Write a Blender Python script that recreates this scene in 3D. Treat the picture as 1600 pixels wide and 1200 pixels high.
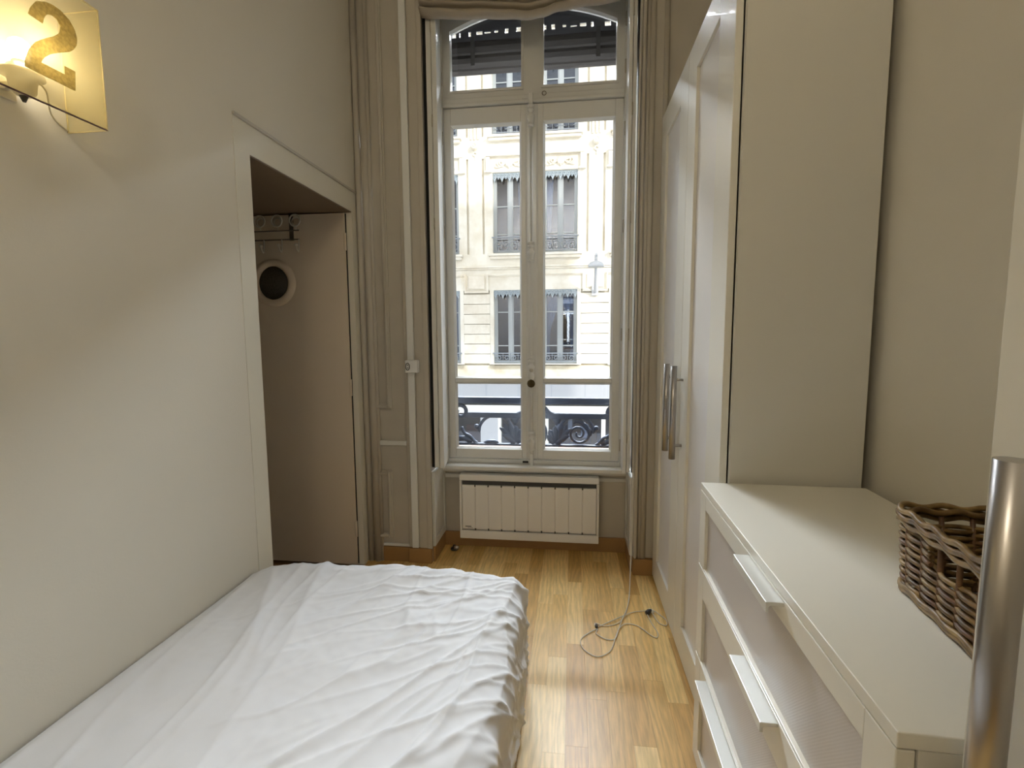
import bpy, bmesh, math, random
from mathutils import Vector, Matrix, noise
import numpy as np

for o in list(bpy.data.objects):
    bpy.data.objects.remove(o)
random.seed(7)
PI = math.pi
scn = bpy.context.scene
COL = scn.collection

# ------------------------------------------------------------------ camera
F_PX, YAW, PITCH, ROLL, EYE = 763.2, 0.12269, 0.09952, -0.0063, 1.30
cam_data = bpy.data.cameras.new('camera')
cam_data.sensor_fit = 'HORIZONTAL'
cam_data.sensor_width = 36.0
cam_data.lens = F_PX / 1600 * 36.0
cam_data.clip_start = 0.02
cam = bpy.data.objects.new('camera', cam_data)
COL.objects.link(cam)
cy, sy = math.cos(YAW), math.sin(YAW)
fwd = Vector((-sy * math.cos(PITCH), cy * math.cos(PITCH), -math.sin(PITCH)))
rgt = Vector((cy, sy, 0))
upv = rgt.cross(fwd)
r2 = rgt * math.cos(ROLL) + upv * math.sin(ROLL)
u2 = upv * math.cos(ROLL) - rgt * math.sin(ROLL)
m = Matrix((r2, u2, -fwd)).transposed().to_4x4()
m.translation = (0, 0, EYE)
cam.matrix_world = m
scn.camera = cam

# ------------------------------------------------------------------ light
scn.view_settings.view_transform = 'Standard'
scn.view_settings.look = 'None'
scn.view_settings.gamma = 1.0
scn.view_settings.use_curve_mapping = False
scn.view_settings.exposure = 0.5
SKY = 1.25
world = bpy.data.worlds.new('hazy_sky')
scn.world = world
world.use_nodes = True
wn = world.node_tree
bg = wn.nodes['Background']
bg.inputs['Color'].default_value = (0.86, 0.93, 1.0, 1)
bg.inputs['Strength'].default_value = SKY

sun_d = bpy.data.lights.new('sun', 'SUN')
sun_d.energy = 2.5
sun_d.angle = math.radians(1.5)
sun_d.color = (1.0, 0.95, 0.86)
sun = bpy.data.objects.new('sun', sun_d)
COL.objects.link(sun)
sun.location = (12, -10, 20)
sun.rotation_euler = Vector((-1.0, 1.35, -0.62)).to_track_quat('-Z', 'Y').to_euler()

# added area lamp over the street, standing in for bright sky through the window
day_d = bpy.data.lights.new('sky_fill', 'AREA')
day_d.shape = 'RECTANGLE'
day_d.size, day_d.size_y = 8.0, 4.5
day_d.energy = 10000
day_d.color = (0.84, 0.92, 1.0)
day = bpy.data.objects.new('sky_fill', day_d)
COL.objects.link(day)
day.location = (-0.1, 7.2, 7.7)
day.rotation_euler = (Vector((-0.25, 2.6, 1.6)) - day.location).to_track_quat('-Z', 'Y').to_euler()


# ------------------------------------------------------------------ materials
def new_mat(name):
    mt = bpy.data.materials.new(name)
    mt.use_nodes = True
    nt = mt.node_tree
    return mt, nt, nt.nodes['Principled BSDF']


def plain(name, col, rough=0.5, metal=0.0, spec=0.5, noise_amt=0.0, noise_scale=8.0, bump=0.0, bump_scale=200.0, coat=0.0):
    mt, nt, b = new_mat(name)
    b.inputs['Base Color'].default_value = (*col, 1)
    b.inputs['Roughness'].default_value = rough
    b.inputs['Metallic'].default_value = metal
    b.inputs['Specular IOR Level'].default_value = spec
    b.inputs['Coat Weight'].default_value = coat
    geo = nt.nodes.new('ShaderNodeNewGeometry')
    if noise_amt > 0:
        n = nt.nodes.new('ShaderNodeTexNoise')
        n.inputs['Scale'].default_value = noise_scale
        n.inputs['Detail'].default_value = 5
        nt.links.new(geo.outputs['Position'], n.inputs['Vector'])
        mix = nt.nodes.new('ShaderNodeMix')
        mix.data_type = 'RGBA'
        mix.inputs[6].default_value = (*[c * (1 - noise_amt) for c in col], 1)
        mix.inputs[7].default_value = (*[min(1, c * (1 + noise_amt)) for c in col], 1)
        nt.links.new(n.outputs['Fac'], mix.inputs[0])
        nt.links.new(mix.outputs[2], b.inputs['Base Color'])
    if bump > 0:
        n2 = nt.nodes.new('ShaderNodeTexNoise')
        n2.inputs['Scale'].default_value = bump_scale
        n2.inputs['Detail'].default_value = 3
        nt.links.new(geo.outputs['Position'], n2.inputs['Vector'])
        bp = nt.nodes.new('ShaderNodeBump')
        bp.inputs['Strength'].default_value = bump
        bp.inputs['Distance'].default_value = 0.002
        nt.links.new(n2.outputs['Fac'], bp.inputs['Height'])
        nt.links.new(bp.outputs['Normal'], b.inputs['Normal'])
    return mt


def glass_pane_mat(name, tint=(1, 1, 1), refl=0.07, rough=0.0):
    mt = bpy.data.materials.new(name)
    mt.use_nodes = True
    nt = mt.node_tree
    nt.nodes.clear()
    out = nt.nodes.new('ShaderNodeOutputMaterial')
    tr = nt.nodes.new('ShaderNodeBsdfTransparent')
    tr.inputs['Color'].default_value = (*tint, 1)
    gl = nt.nodes.new('ShaderNodeBsdfGlossy')
    gl.inputs['Roughness'].default_value = rough
    fr = nt.nodes.new('ShaderNodeFresnel')
    fr.inputs['IOR'].default_value = 1.45
    ad = nt.nodes.new('ShaderNodeMath')
    ad.operation = 'MULTIPLY_ADD'
    ad.inputs[1].default_value = 0.9
    ad.inputs[2].default_value = refl - 0.04
    nt.links.new(fr.outputs['Fac'], ad.inputs[0])
    mx = nt.nodes.new('ShaderNodeMixShader')
    nt.links.new(ad.outputs[0], mx.inputs[0])
    nt.links.new(tr.outputs[0], mx.inputs[1])
    nt.links.new(gl.outputs[0], mx.inputs[2])
    nt.links.new(mx.outputs[0], out.inputs['Surface'])
    return mt


def wood_floor_mat():
    mt, nt, b = new_mat('oak_parquet')
    geo = nt.nodes.new('ShaderNodeNewGeometry')
    oi = nt.nodes.new('ShaderNodeObjectInfo')
    # shift the grain from plank to plank
    mul = nt.nodes.new('ShaderNodeVectorMath'); mul.operation = 'SCALE'
    mul.inputs[0].default_value = (13.0, 7.0, 31.0)
    nt.links.new(oi.outputs['Random'], mul.inputs['Scale'])
    add = nt.nodes.new('ShaderNodeVectorMath'); add.operation = 'ADD'
    nt.links.new(geo.outputs['Position'], add.inputs[0])
    nt.links.new(mul.outputs[0], add.inputs[1])
    mp = nt.nodes.new('ShaderNodeMapping')
    mp.inputs['Scale'].default_value = (1.0, 0.09, 1.0)
    nt.links.new(add.outputs[0], mp.inputs['Vector'])
    n1 = nt.nodes.new('ShaderNodeTexNoise')
    n1.inputs['Scale'].default_value = 160
    n1.inputs['Detail'].default_value = 6
    nt.links.new(mp.outputs[0], n1.inputs['Vector'])
    mp2 = nt.nodes.new('ShaderNodeMapping')
    mp2.inputs['Scale'].default_value = (1.0, 0.16, 1.0)
    nt.links.new(add.outputs[0], mp2.inputs['Vector'])
    wv = nt.nodes.new('ShaderNodeTexWave')
    wv.wave_type = 'BANDS'; wv.bands_direction = 'X'
    wv.inputs['Scale'].default_value = 14
    wv.inputs['Distortion'].default_value = 22
    wv.inputs['Detail'].default_value = 2.5
    wv.inputs['Detail Scale'].default_value = 0.7
    nt.links.new(mp2.outputs[0], wv.inputs['Vector'])
    ramp = nt.nodes.new('ShaderNodeValToRGB')
    e = ramp.color_ramp.elements
    e[0].position = 0.0; e[0].color = (0.58, 0.335, 0.100, 1)
    e[1].position = 1.0; e[1].color = (0.90, 0.66, 0.29, 1)
    k = ramp.color_ramp.elements.new(0.5); k.color = (0.77, 0.50, 0.175, 1)
    nt.links.new(oi.outputs['Random'], ramp.inputs[0])
    g1 = nt.nodes.new('ShaderNodeMapRange')
    g1.inputs['From Min'].default_value = 0.35; g1.inputs['From Max'].default_value = 0.75
    g1.inputs['To Min'].default_value = 1.10; g1.inputs['To Max'].default_value = 0.86
    nt.links.new(n1.outputs['Fac'], g1.inputs['Value'])
    g2 = nt.nodes.new('ShaderNodeMapRange')
    g2.inputs['From Min'].default_value = 0.0; g2.inputs['From Max'].default_value = 1.0
    g2.inputs['To Min'].default_value = 0.91; g2.inputs['To Max'].default_value = 1.07
    nt.links.new(wv.outputs['Fac'], g2.inputs['Value'])
    mm = nt.nodes.new('ShaderNodeMath'); mm.operation = 'MULTIPLY'
    nt.links.new(g1.outputs[0], mm.inputs[0]); nt.links.new(g2.outputs[0], mm.inputs[1])
    vm = nt.nodes.new('ShaderNodeVectorMath'); vm.operation = 'SCALE'
    nt.links.new(ramp.outputs['Color'], vm.inputs[0])
    nt.links.new(mm.outputs[0], vm.inputs['Scale'])
    nt.links.new(vm.outputs[0], b.inputs['Base Color'])
    b.inputs['Roughness'].default_value = 0.42
    b.inputs['Coat Weight'].default_value = 0.12
    b.inputs['Coat Roughness'].default_value = 0.25
    bp = nt.nodes.new('ShaderNodeBump'); bp.inputs['Strength'].default_value = 0.12; bp.inputs['Distance'].default_value = 0.001
    nt.links.new(n1.outputs['Fac'], bp.inputs['Height'])
    nt.links.new(bp.outputs['Normal'], b.inputs['Normal'])
    return mt


def wicker_mat(name, c0, c1):
    mt, nt, b = new_mat(name)
    geo = nt.nodes.new('ShaderNodeNewGeometry')
    n = nt.nodes.new('ShaderNodeTexNoise')
    n.inputs['Scale'].default_value = 38
    n.inputs['Detail'].default_value = 4
    nt.links.new(geo.outputs['Position'], n.inputs['Vector'])
    r = nt.nodes.new('ShaderNodeValToRGB')
    r.color_ramp.elements[0].position = 0.3; r.color_ramp.elements[0].color = (*c0, 1)
    r.color_ramp.elements[1].position = 0.7; r.color_ramp.elements[1].color = (*c1, 1)
    nt.links.new(n.outputs['Fac'], r.inputs[0])
    nt.links.new(r.outputs[0], b.inputs['Base Color'])
    b.inputs['Roughness'].default_value = 0.42
    return mt


def stone_mat(name, c0, c1, scale=1.2):
    mt, nt, b = new_mat(name)
    geo = nt.nodes.new('ShaderNodeNewGeometry')
    n = nt.nodes.new('ShaderNodeTexNoise'); n.inputs['Scale'].default_value = scale; n.inputs['Detail'].default_value = 8
    n.inputs['Roughness'].default_value = 0.65
    nt.links.new(geo.outputs['Position'], n.inputs['Vector'])
    r = nt.nodes.new('ShaderNodeValToRGB')
    r.color_ramp.elements[0].position = 0.36; r.color_ramp.elements[0].color = (*c0, 1)
    r.color_ramp.elements[1].position = 0.56; r.color_ramp.elements[1].color = (*c1, 1)
    nt.links.new(n.outputs['Fac'], r.inputs[0])
    nt.links.new(r.outputs[0], b.inputs['Base Color'])
    b.inputs['Roughness'].default_value = 0.9
    return mt


def shade_sheet_mat(name, col, transp, digit=False):
    mt = bpy.data.materials.new(name)
    mt.use_nodes = True
    nt = mt.node_tree
    nt.nodes.clear()
    out = nt.nodes.new('ShaderNodeOutputMaterial')
    tr = nt.nodes.new('ShaderNodeBsdfTransparent'); tr.inputs['Color'].default_value = (1.0, 0.96, 0.84, 1)
    tl = nt.nodes.new('ShaderNodeBsdfTranslucent')
    df = nt.nodes.new('ShaderNodeBsdfDiffuse')
    geo = nt.nodes.new('ShaderNodeNewGeometry')
    n = nt.nodes.new('ShaderNodeTexNoise')
    n.inputs['Scale'].default_value = 160 if digit else 60
    n.inputs['Detail'].default_value = 5
    nt.links.new(geo.outputs['Position'], n.inputs['Vector'])
    r = nt.nodes.new('ShaderNodeValToRGB')
    d = 0.72 if digit else 0.92
    r.color_ramp.elements[0].position = 0.35; r.color_ramp.elements[0].color = (*[c * d for c in col], 1)
    r.color_ramp.elements[1].position = 0.65; r.color_ramp.elements[1].color = (*col, 1)
    nt.links.new(n.outputs['Fac'], r.inputs[0])
    nt.links.new(r.outputs[0], tl.inputs['Color'])
    nt.links.new(r.outputs[0], df.inputs['Color'])
    m1 = nt.nodes.new('ShaderNodeMixShader'); m1.inputs[0].default_value = 0.35
    nt.links.new(tl.outputs[0], m1.inputs[1]); nt.links.new(df.outputs[0], m1.inputs[2])
    m2 = nt.nodes.new('ShaderNodeMixShader'); m2.inputs[0].default_value = transp
    nt.links.new(m1.outputs[0], m2.inputs[1]); nt.links.new(tr.outputs[0], m2.inputs[2])
    nt.links.new(m2.outputs[0], out.inputs['Surface'])
    return mt


def emit_mat(name, col, strength):
    mt, nt, b = new_mat(name)
    b.inputs['Base Color'].default_value = (1, 1, 1, 1)
    b.inputs['Emission Color'].default_value = (*col, 1)
    b.inputs['Emission Strength'].default_value = strength
    return mt


def cotton_mat():
    mt, nt, b = new_mat('white_cotton')
    b.inputs['Base Color'].default_value = (0.71, 0.71, 0.72, 1)
    b.inputs['Roughness'].default_value = 0.85
    b.inputs['Sheen Weight'].default_value = 0.15
    b.inputs['Specular IOR Level'].default_value = 0.25
    return mt


def panel_mat(name, col, rough):
    """frosted panel with a very fine woven relief"""
    mt, nt, b = new_mat(name)
    b.inputs['Base Color'].default_value = (*col, 1)
    b.inputs['Roughness'].default_value = rough
    b.inputs['Specular IOR Level'].default_value = 0.6
    geo = nt.nodes.new('ShaderNodeNewGeometry')
    w = nt.nodes.new('ShaderNodeTexWave'); w.bands_direction = 'DIAGONAL'
    w.inputs['Scale'].default_value = 110
    nt.links.new(geo.outputs['Position'], w.inputs['Vector'])
    bp = nt.nodes.new('ShaderNodeBump'); bp.inputs['Strength'].default_value = 0.12; bp.inputs['Distance'].default_value = 0.0006
    nt.links.new(w.outputs['Fac'], bp.inputs['Height'])
    nt.links.new(bp.outputs['Normal'], b.inputs['Normal'])
    return mt


M = {
    'wall': plain('wall_paint', (0.73, 0.685, 0.585), 0.75, spec=0.25, noise_amt=0.02, noise_scale=2.5, bump=0.12, bump_scale=180),
    'casing_paint': plain('casing_paint', (0.74, 0.70, 0.59), 0.6, spec=0.3),
    'ceil': plain('ceiling_paint', (0.72, 0.71, 0.69), 0.85, spec=0.2),
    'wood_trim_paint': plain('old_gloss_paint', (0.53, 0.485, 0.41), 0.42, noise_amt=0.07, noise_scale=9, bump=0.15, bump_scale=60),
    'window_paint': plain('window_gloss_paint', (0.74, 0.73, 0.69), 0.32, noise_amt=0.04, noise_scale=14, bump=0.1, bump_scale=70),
    'gap_shade': plain('gap_shade', (0.012, 0.011, 0.010), 0.8),  # near-black fill painted in for the shade inside gaps and slots
    'oak': wood_floor_mat(),
    'oak_base': plain('oak_baseboard', (0.36, 0.20, 0.075), 0.42, noise_amt=0.12, noise_scale=12),
    'white_lac': plain('white_lacquer', (0.80, 0.77, 0.68), 0.35, noise_amt=0.01, coat=0.1),
    'carcass': plain('white_foil', (0.70, 0.675, 0.605), 0.55, bump=0.05, bump_scale=300),
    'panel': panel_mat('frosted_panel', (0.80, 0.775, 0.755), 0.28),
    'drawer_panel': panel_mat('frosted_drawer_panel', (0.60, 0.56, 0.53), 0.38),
    'steel': plain('brushed_steel', (0.42, 0.40, 0.385), 0.30, metal=1.0, noise_amt=0.05, noise_scale=30),
    'alu': plain('pale_aluminium', (0.74, 0.74, 0.70), 0.38, metal=0.35),
    'cotton': cotton_mat(),
    'mattress': plain('mattress_ticking', (0.7, 0.69, 0.66), 0.9),
    'blind': plain('linen_blind', (0.40, 0.345, 0.27), 0.9, noise_amt=0.06, noise_scale=40, bump=0.2, bump_scale=400),
    'rad': plain('radiator_enamel', (0.82, 0.80, 0.775), 0.35),
    'rad_dark': plain('radiator_grille_dark', (0.07, 0.068, 0.065), 0.6),
    'plastic': plain('white_plastic', (0.80, 0.80, 0.77), 0.4),
    'dark_plastic': plain('dark_plastic', (0.03, 0.028, 0.026), 0.4),
    'brass': plain('aged_brass', (0.13, 0.095, 0.045), 0.38, metal=1.0, noise_amt=0.3, noise_scale=60),
    'iron': plain('painted_cast_iron', (0.008, 0.014, 0.028), 0.5, spec=0.22, noise_amt=0.2, noise_scale=30),
    'glass': glass_pane_mat('window_glass'),
    'dark_render': plain('low_bounce_render', (0.13, 0.115, 0.10), 0.9, noise_amt=0.2, noise_scale=1.5),  # unseen outer wall, kept dark to cut light bounced onto the facade
    'brown_paint': plain('brown_paint', (0.20, 0.145, 0.095), 0.6),
    'old_sill': plain('weathered_sill', (0.11, 0.062, 0.034), 0.8, noise_amt=0.3, noise_scale=20),
    'wicker': wicker_mat('wicker', (0.075, 0.038, 0.010), (0.29, 0.17, 0.052)),
    'wicker_dark': wicker_mat('wicker_stake', (0.09, 0.04, 0.015), (0.22, 0.11, 0.045)),
    'wicker_light': wicker_mat('wicker_rim', (0.12, 0.065, 0.018), (0.38, 0.245, 0.085)),
    'cord': plain('white_cord', (0.72, 0.68, 0.60), 0.8),
    'stucco': stone_mat('limestone', (0.66, 0.61, 0.50), (0.78, 0.75, 0.66)),
    'stucco_low': stone_mat('stained_stucco', (0.58, 0.50, 0.36), (0.74, 0.68, 0.53), 2.6),
    'stone': stone_mat('limestone_course', (0.66, 0.60, 0.49), (0.78, 0.74, 0.64), 1.6),
    'grey_frame': plain('grey_window_paint', (0.34, 0.37, 0.38), 0.5),
    'zinc': plain('grey_blue_lambrequin', (0.33, 0.39, 0.43), 0.5),
    'far_iron': plain('grey_iron', (0.22, 0.25, 0.28), 0.5),
    'far_glass': glass_pane_mat('far_glass', (0.66, 0.73, 0.84), 0.10),
    'curtain': plain('white_net_curtain', (0.36, 0.40, 0.44), 0.9),
    'room_dark': plain('dark_interior', (0.04, 0.060, 0.095), 0.9),  # darkness of the unlit rooms opposite put into the colour
    'shop_grey': plain('shop_fascia_grey', (0.31, 0.32, 0.335), 0.6, noise_amt=0.03),
    'shop_white': plain('shop_white_frame', (0.50, 0.49, 0.46), 0.6),
    'shop_dark': plain('shop_display_dark', (0.06, 0.05, 0.045), 0.5, noise_amt=0.6, noise_scale=3),
    'shop_red': plain('shop_red_panel', (0.16, 0.035, 0.025), 0.6),
    'asphalt': plain('street_asphalt', (0.16, 0.16, 0.165), 0.9, noise_amt=0.15, noise_scale=5),
    'slat': plain('grey_wooden_slats', (0.030, 0.026, 0.025), 0.75, noise_amt=0.15, noise_scale=20),
    'valance': plain('dark_zinc', (0.09, 0.095, 0.11), 0.5),
    'lamp_metal': plain('pale_grey_lamp', (0.50, 0.52, 0.54), 0.45),
    'lamp_glass': plain('frosted_lamp_glass', (0.42, 0.45, 0.44), 0.3),
    'sheet': shade_sheet_mat('parchment_sheet', (0.93, 0.84, 0.55), 0.72),
    'sheet_edge': plain('bright_sheet_edge', (0.92, 0.80, 0.45), 0.4),
    'digit': shade_sheet_mat('gold_leaf_digit', (0.60, 0.51, 0.26), 0.12, True),
    'dark_edge': plain('plum_edge', (0.10, 0.045, 0.045), 0.4),
    'porcelain': plain('cream_porcelain', (0.74, 0.66, 0.48), 0.3),
    'bulb': emit_mat('glowing_bulb', (1.0, 0.92, 0.74), 33.0),
    'globe': emit_mat('fill_lamp_globe', (1.0, 0.88, 0.68), 20.0),  # glow of the added fill lamp
    'mesh_grey': plain('porthole_wire_glass', (0.085, 0.075, 0.06), 0.25, noise_amt=0.4, noise_scale=160),
    'rack': plain('rack_white_wire', (0.62, 0.58, 0.50), 0.4),
    'rack_dark': plain('rack_dark_wire', (0.10, 0.08, 0.06), 0.4),
    'door_paint': plain('door_paint', (0.74, 0.63, 0.50), 0.55, bump=0.08, bump_scale=120),
}

# ------------------------------------------------------------------ mesh helpers
ORG = {}


class MB:
    def __init__(self):
        self.v, self.f, self.sm = [], [], []

    def add(self, vs, fs, smooth=False):
        n = len(self.v)
        self.v += [tuple(p) for p in vs]
        self.f += [tuple(i + n for i in f) for f in fs]
        self.sm += [smooth] * len(fs)
        return self

    def box(self, x0, x1, y0, y1, z0, z1):
        if x0 > x1: x0, x1 = x1, x0
        if y0 > y1: y0, y1 = y1, y0
        if z0 > z1: z0, z1 = z1, z0
        v = [(x0, y0, z0), (x1, y0, z0), (x1, y1, z0), (x0, y1, z0), (x0, y0, z1), (x1, y0, z1), (x1, y1, z1), (x0, y1, z1)]
        return self.add(v, [(3, 2, 1, 0), (4, 5, 6, 7), (0, 1, 5, 4), (1, 2, 6, 5), (2, 3, 7, 6), (3, 0, 4, 7)])

    def prism(self, poly, axis, a0, a1):
        """poly: 2D points in the two other axes in order (x: y,z)(y: x,z)(z: x,y)"""
        def mk(p, a):
            return {'x': (a, p[0], p[1]), 'y': (p[0], a, p[1]), 'z': (p[0], p[1], a)}[axis]
        n = len(poly)
        v = [mk(p, a0) for p in poly] + [mk(p, a1) for p in poly]
        f = [(i, (i + 1) % n, n + (i + 1) % n, n + i) for i in range(n)]
        f += [tuple(range(n - 1, -1, -1)), tuple(range(n, 2 * n))]
        return self.add(v, f)

    def tube(self, pts, r, sides=8, closed=False, flat=1.0, up=(0, 0, 1), cap=True):
        pts = [Vector(p) for p in pts]
        n = len(pts)
        rs = r if isinstance(r, (list, tuple)) else [r] * n
        vs, fs = [], []
        prev = None
        for i, p in enumerate(pts):
            if closed:
                t = pts[(i + 1) % n] - pts[i - 1]
            else:
                t = pts[min(i + 1, n - 1)] - pts[max(i - 1, 0)]
            t = t.normalized() if t.length > 1e-9 else Vector((0, 0, 1))
            if prev is None:
                u = Vector(up)
                if abs(u.dot(t)) > 0.95:
                    u = Vector((1, 0, 0)) if abs(t.x) < 0.9 else Vector((0, 1, 0))
            else:
                u = prev
            u = (u - t * u.dot(t)).normalized()
            prev = u
            w = t.cross(u)
            for k in range(sides):
                a = 2 * PI * k / sides
                vs.append(p + u * (math.cos(a) * rs[i] * flat) + w * (math.sin(a) * rs[i]))
        m = n if closed else n - 1
        for i in range(m):
            for k in range(sides):
                a, b2 = i * sides + k, i * sides + (k + 1) % sides
                c, d = ((i + 1) % n) * sides + (k + 1) % sides, ((i + 1) % n) * sides + k
                fs.append((a, b2, c, d))
        self.add(vs, fs, True)
        if not closed and cap:
            base = len(self.v) - len(vs)
            self.f += [tuple(base + k for k in range(sides - 1, -1, -1)), tuple(base + (n - 1) * sides + k for k in range(sides))]
            self.sm += [False, False]
        return self

    def lathe(self, prof, origin, axis='z', seg=20):
        """prof: (radius, height) pairs"""
        ox, oy, oz = origin
        vs, fs = [], []
        for r, h in prof:
            for k in range(seg):
                a = 2 * PI * k / seg
                c, s = r * math.cos(a), r * math.sin(a)
                vs.append({'z': (ox + c, oy + s, oz + h), 'y': (ox + c, oy + h, oz + s), 'x': (ox + h, oy + c, oz + s)}[axis])
        for i in range(len(prof) - 1):
            for k in range(seg):
                fs.append((i * seg + k, i * seg + (k + 1) % seg, (i + 1) * seg + (k + 1) % seg, (i + 1) * seg + k))
        self.add(vs, fs, True)
        return self

    def build(self, name, mat, parent=None, origin=None, bevel=0.0, label=None, seg=2, fixn=True):
        me = bpy.data.meshes.new(name)
        if parent is not None and origin is None:
            origin = ORG.get(parent.name, (0, 0, 0))
        org = origin or (0, 0, 0)
        me.from_pydata([(a - org[0], b - org[1], c - org[2]) for a, b, c in self.v], [], self.f)
        me.polygons.foreach_set('use_smooth', self.sm)
        me.validate()
        if fixn:
            b = bmesh.new(); b.from_mesh(me)
            bmesh.ops.recalc_face_normals(b, faces=b.faces)
            b.to_mesh(me); b.free()
        me.update()
        me.materials.append(M[mat] if isinstance(mat, str) else mat)
        o = bpy.data.objects.new(name, me)
        COL.objects.link(o)
        if parent is not None:
            o.parent = parent
            ORG[o.name] = org
        else:
            o.location = org
            ORG[o.name] = org
        if bevel > 0:
            md = o.modifiers.new('bevel', 'BEVEL')
            md.width = bevel; md.segments = seg; md.limit_method = 'ANGLE'; md.angle_limit = math.radians(40)
            md.harden_normals = False
        if label:
            o['label'] = label
        return o


def thing(name, label, cat, loc=(0, 0, 0), group=None, rotz=0.0, local=False):
    o = bpy.data.objects.new(name, None)
    o.empty_display_size = 0.1
    COL.objects.link(o)
    o.location = loc
    o.rotation_euler = (0, 0, rotz)
    o['label'] = label; o['category'] = cat
    if group: o['group'] = group
    ORG[o.name] = (0, 0, 0) if local else tuple(loc)
    return o


def tag(o, label, cat, group=None):
    o['label'] = label; o['category'] = cat
    if group: o['group'] = group
    return o


def struct(o, label, cat=None):
    o['kind'] = 'structure'; o['label'] = label
    if cat: o['category'] = cat
    return o


def dup_part(src, parent, offset, name=None):
    """copy of a part (sharing its mesh) with copies of its sub-parts"""
    c = src.copy(); COL.objects.link(c); c.parent = parent
    c.location = Vector(src.location) + Vector(offset)
    ORG[c.name] = ORG.get(src.name, (0, 0, 0))
    for ch in list(src.children):
        d = ch.copy(); COL.objects.link(d); d.parent = c
    return c


def arc(cx, cz, r, a0, a1, n, y):
    return [(cx + r * math.cos(math.radians(a0 + (a1 - a0) * i / n)), y, cz + r * math.sin(math.radians(a0 + (a1 - a0) * i / n))) for i in range(n + 1)]


def spiral(cx, cz, r0, r1, a0, a1, n, y):
    out = []
    for i in range(n + 1):
        t = i / n
        a = math.radians(a0 + (a1 - a0) * t)
        r = r0 + (r1 - r0) * t
        out.append((cx + r * math.cos(a), y, cz + r * math.sin(a)))
    return out


def catmull(pts, n=8):
    P = [Vector(p) for p in pts]
    P = [P[0] * 2 - P[1]] + P + [P[-1] * 2 - P[-2]]
    out = []
    for i in range(1, len(P) - 2):
        for k in range(n):
            t = k / n
            a, b, c, d = P[i - 1], P[i], P[i + 1], P[i + 2]
            out.append(0.5 * ((2 * b) + (-a + c) * t + (2 * a - 5 * b + 4 * c - d) * t * t + (-a + 3 * b - 3 * c + d) * t ** 3))
    out.append(P[-2])
    return out


# ------------------------------------------------------------------ room shell
XL, XR, YB, YP, YW, ZC = -1.17, 0.85, -0.95, 2.63, 2.88, 3.42
OY0, OY1, OZ = 1.722, 2.553, 1.96

b = MB().box(-2.4, 1.05, YB - 0.1, 3.05, -0.15, -0.012)
floor = struct(b.build('floor', 'oak_base'), 'oak parquet floor of narrow strips laid towards the window', 'floor')
# parquet strips, each a plank of its own
pm = MB().box(-0.5, 0.5, -0.5, 0.5, -0.0115, 0.0)
pw = 0.0722
plank0 = pm.build('plank', 'oak', floor, bevel=0.0)
used = False
x = XL
row = 0
while x < XR - 0.01:
    y = YB - random.uniform(0.0, 0.45)
    while y < YW:
        L = random.uniform(0.42, 0.62)
        y0, y1 = max(y, YB), min(y + L, YW)
        if YW - y1 < 0.12: y1 = YW
        hid = (x > 0.50 and y0 > -0.6) or y1 < 0.15
        if y1 - y0 > 0.03 and not hid:
            if used:
                p = plank0.copy(); COL.objects.link(p)
            else:
                p = plank0; used = True
            p.location = (x + pw / 2, (y0 + y1) / 2, random.uniform(-0.0003, 0.0))
            p.scale = (pw - 0.0004, y1 - y0 - 0.0005, 1)
        y = y1 if y1 == YW else y + L
    x += pw
    row += 1
b = MB().box(XL, 0.50, YB, 0.15, -0.012, -0.0006).box(0.50, XR, YB, YW, -0.012, -0.0006)
b.build('plank_field', 'oak', floor)['kind'] = 'stuff'

# left wall with the doorway
b = MB()
b.box(XL - 0.12, XL, YB, OY0, 0, ZC)
b.box(XL - 0.12, XL, OY0, OY1, OZ, ZC)
b.box(XL - 0.12, XL, OY1, YP, 0, ZC)
wall_left = struct(b.build('wall_left', 'wall'), 'plain off-white wall beside the bed with a doorway near the window', 'wall')
b = MB().prism([(OY0 - 0.085, 0), (OY0, 0), (OY0, OZ), (OY1, OZ), (OY1, 0), (OY1 + 0.02, 0), (OY1 + 0.02, OZ + 0.105), (OY0 - 0.085, OZ + 0.105)], 'x', XL, XL + 0.0015)
b.build('door_casing', 'casing_paint', wall_left)
b = MB().box(XL, XL + 0.010, OY0 - 0.085, YP - 0.001, OZ + 0.105, OZ + 0.116)
b.build('casing_edge', 'wood_trim_paint', wall_left, bevel=0.002)

wall_right = struct(MB().box(XR, XR + 0.12, YB, YP, 0, ZC).build('wall_right', 'wall'), 'plain greige wall behind the wardrobes and the dresser', 'wall')
struct(MB().box(XL - 0.12, XR + 0.12, YB - 0.12, YB, 0, ZC).build('wall_back', 'wall'), 'plain wall at the back of the room', 'wall')
struct(MB().box(-2.4, XR + 0.12, YB - 0.12, 3.05, ZC, ZC + 0.12).build('ceiling', 'ceil'), 'white ceiling high above the bed', 'ceiling')

# window wall: two blocks of panelling, the low wall under the sill, the lintel
WX0, WX1 = -0.79, 0.335
b = MB()
b.box(-2.4, WX0, YP, 3.05, 0, ZC)
b.box(WX1, XR + 0.12, YP, 3.05, 0, ZC)
b.box(WX0, WX1, YW, 3.05, 0, 0.50)
b.box(WX0, WX1, YP, 3.05, 3.27, ZC)
wall_front = struct(b.build('wall_front', 'wood_trim_paint'), 'painted panelled wall around the tall window', 'wall')

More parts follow.
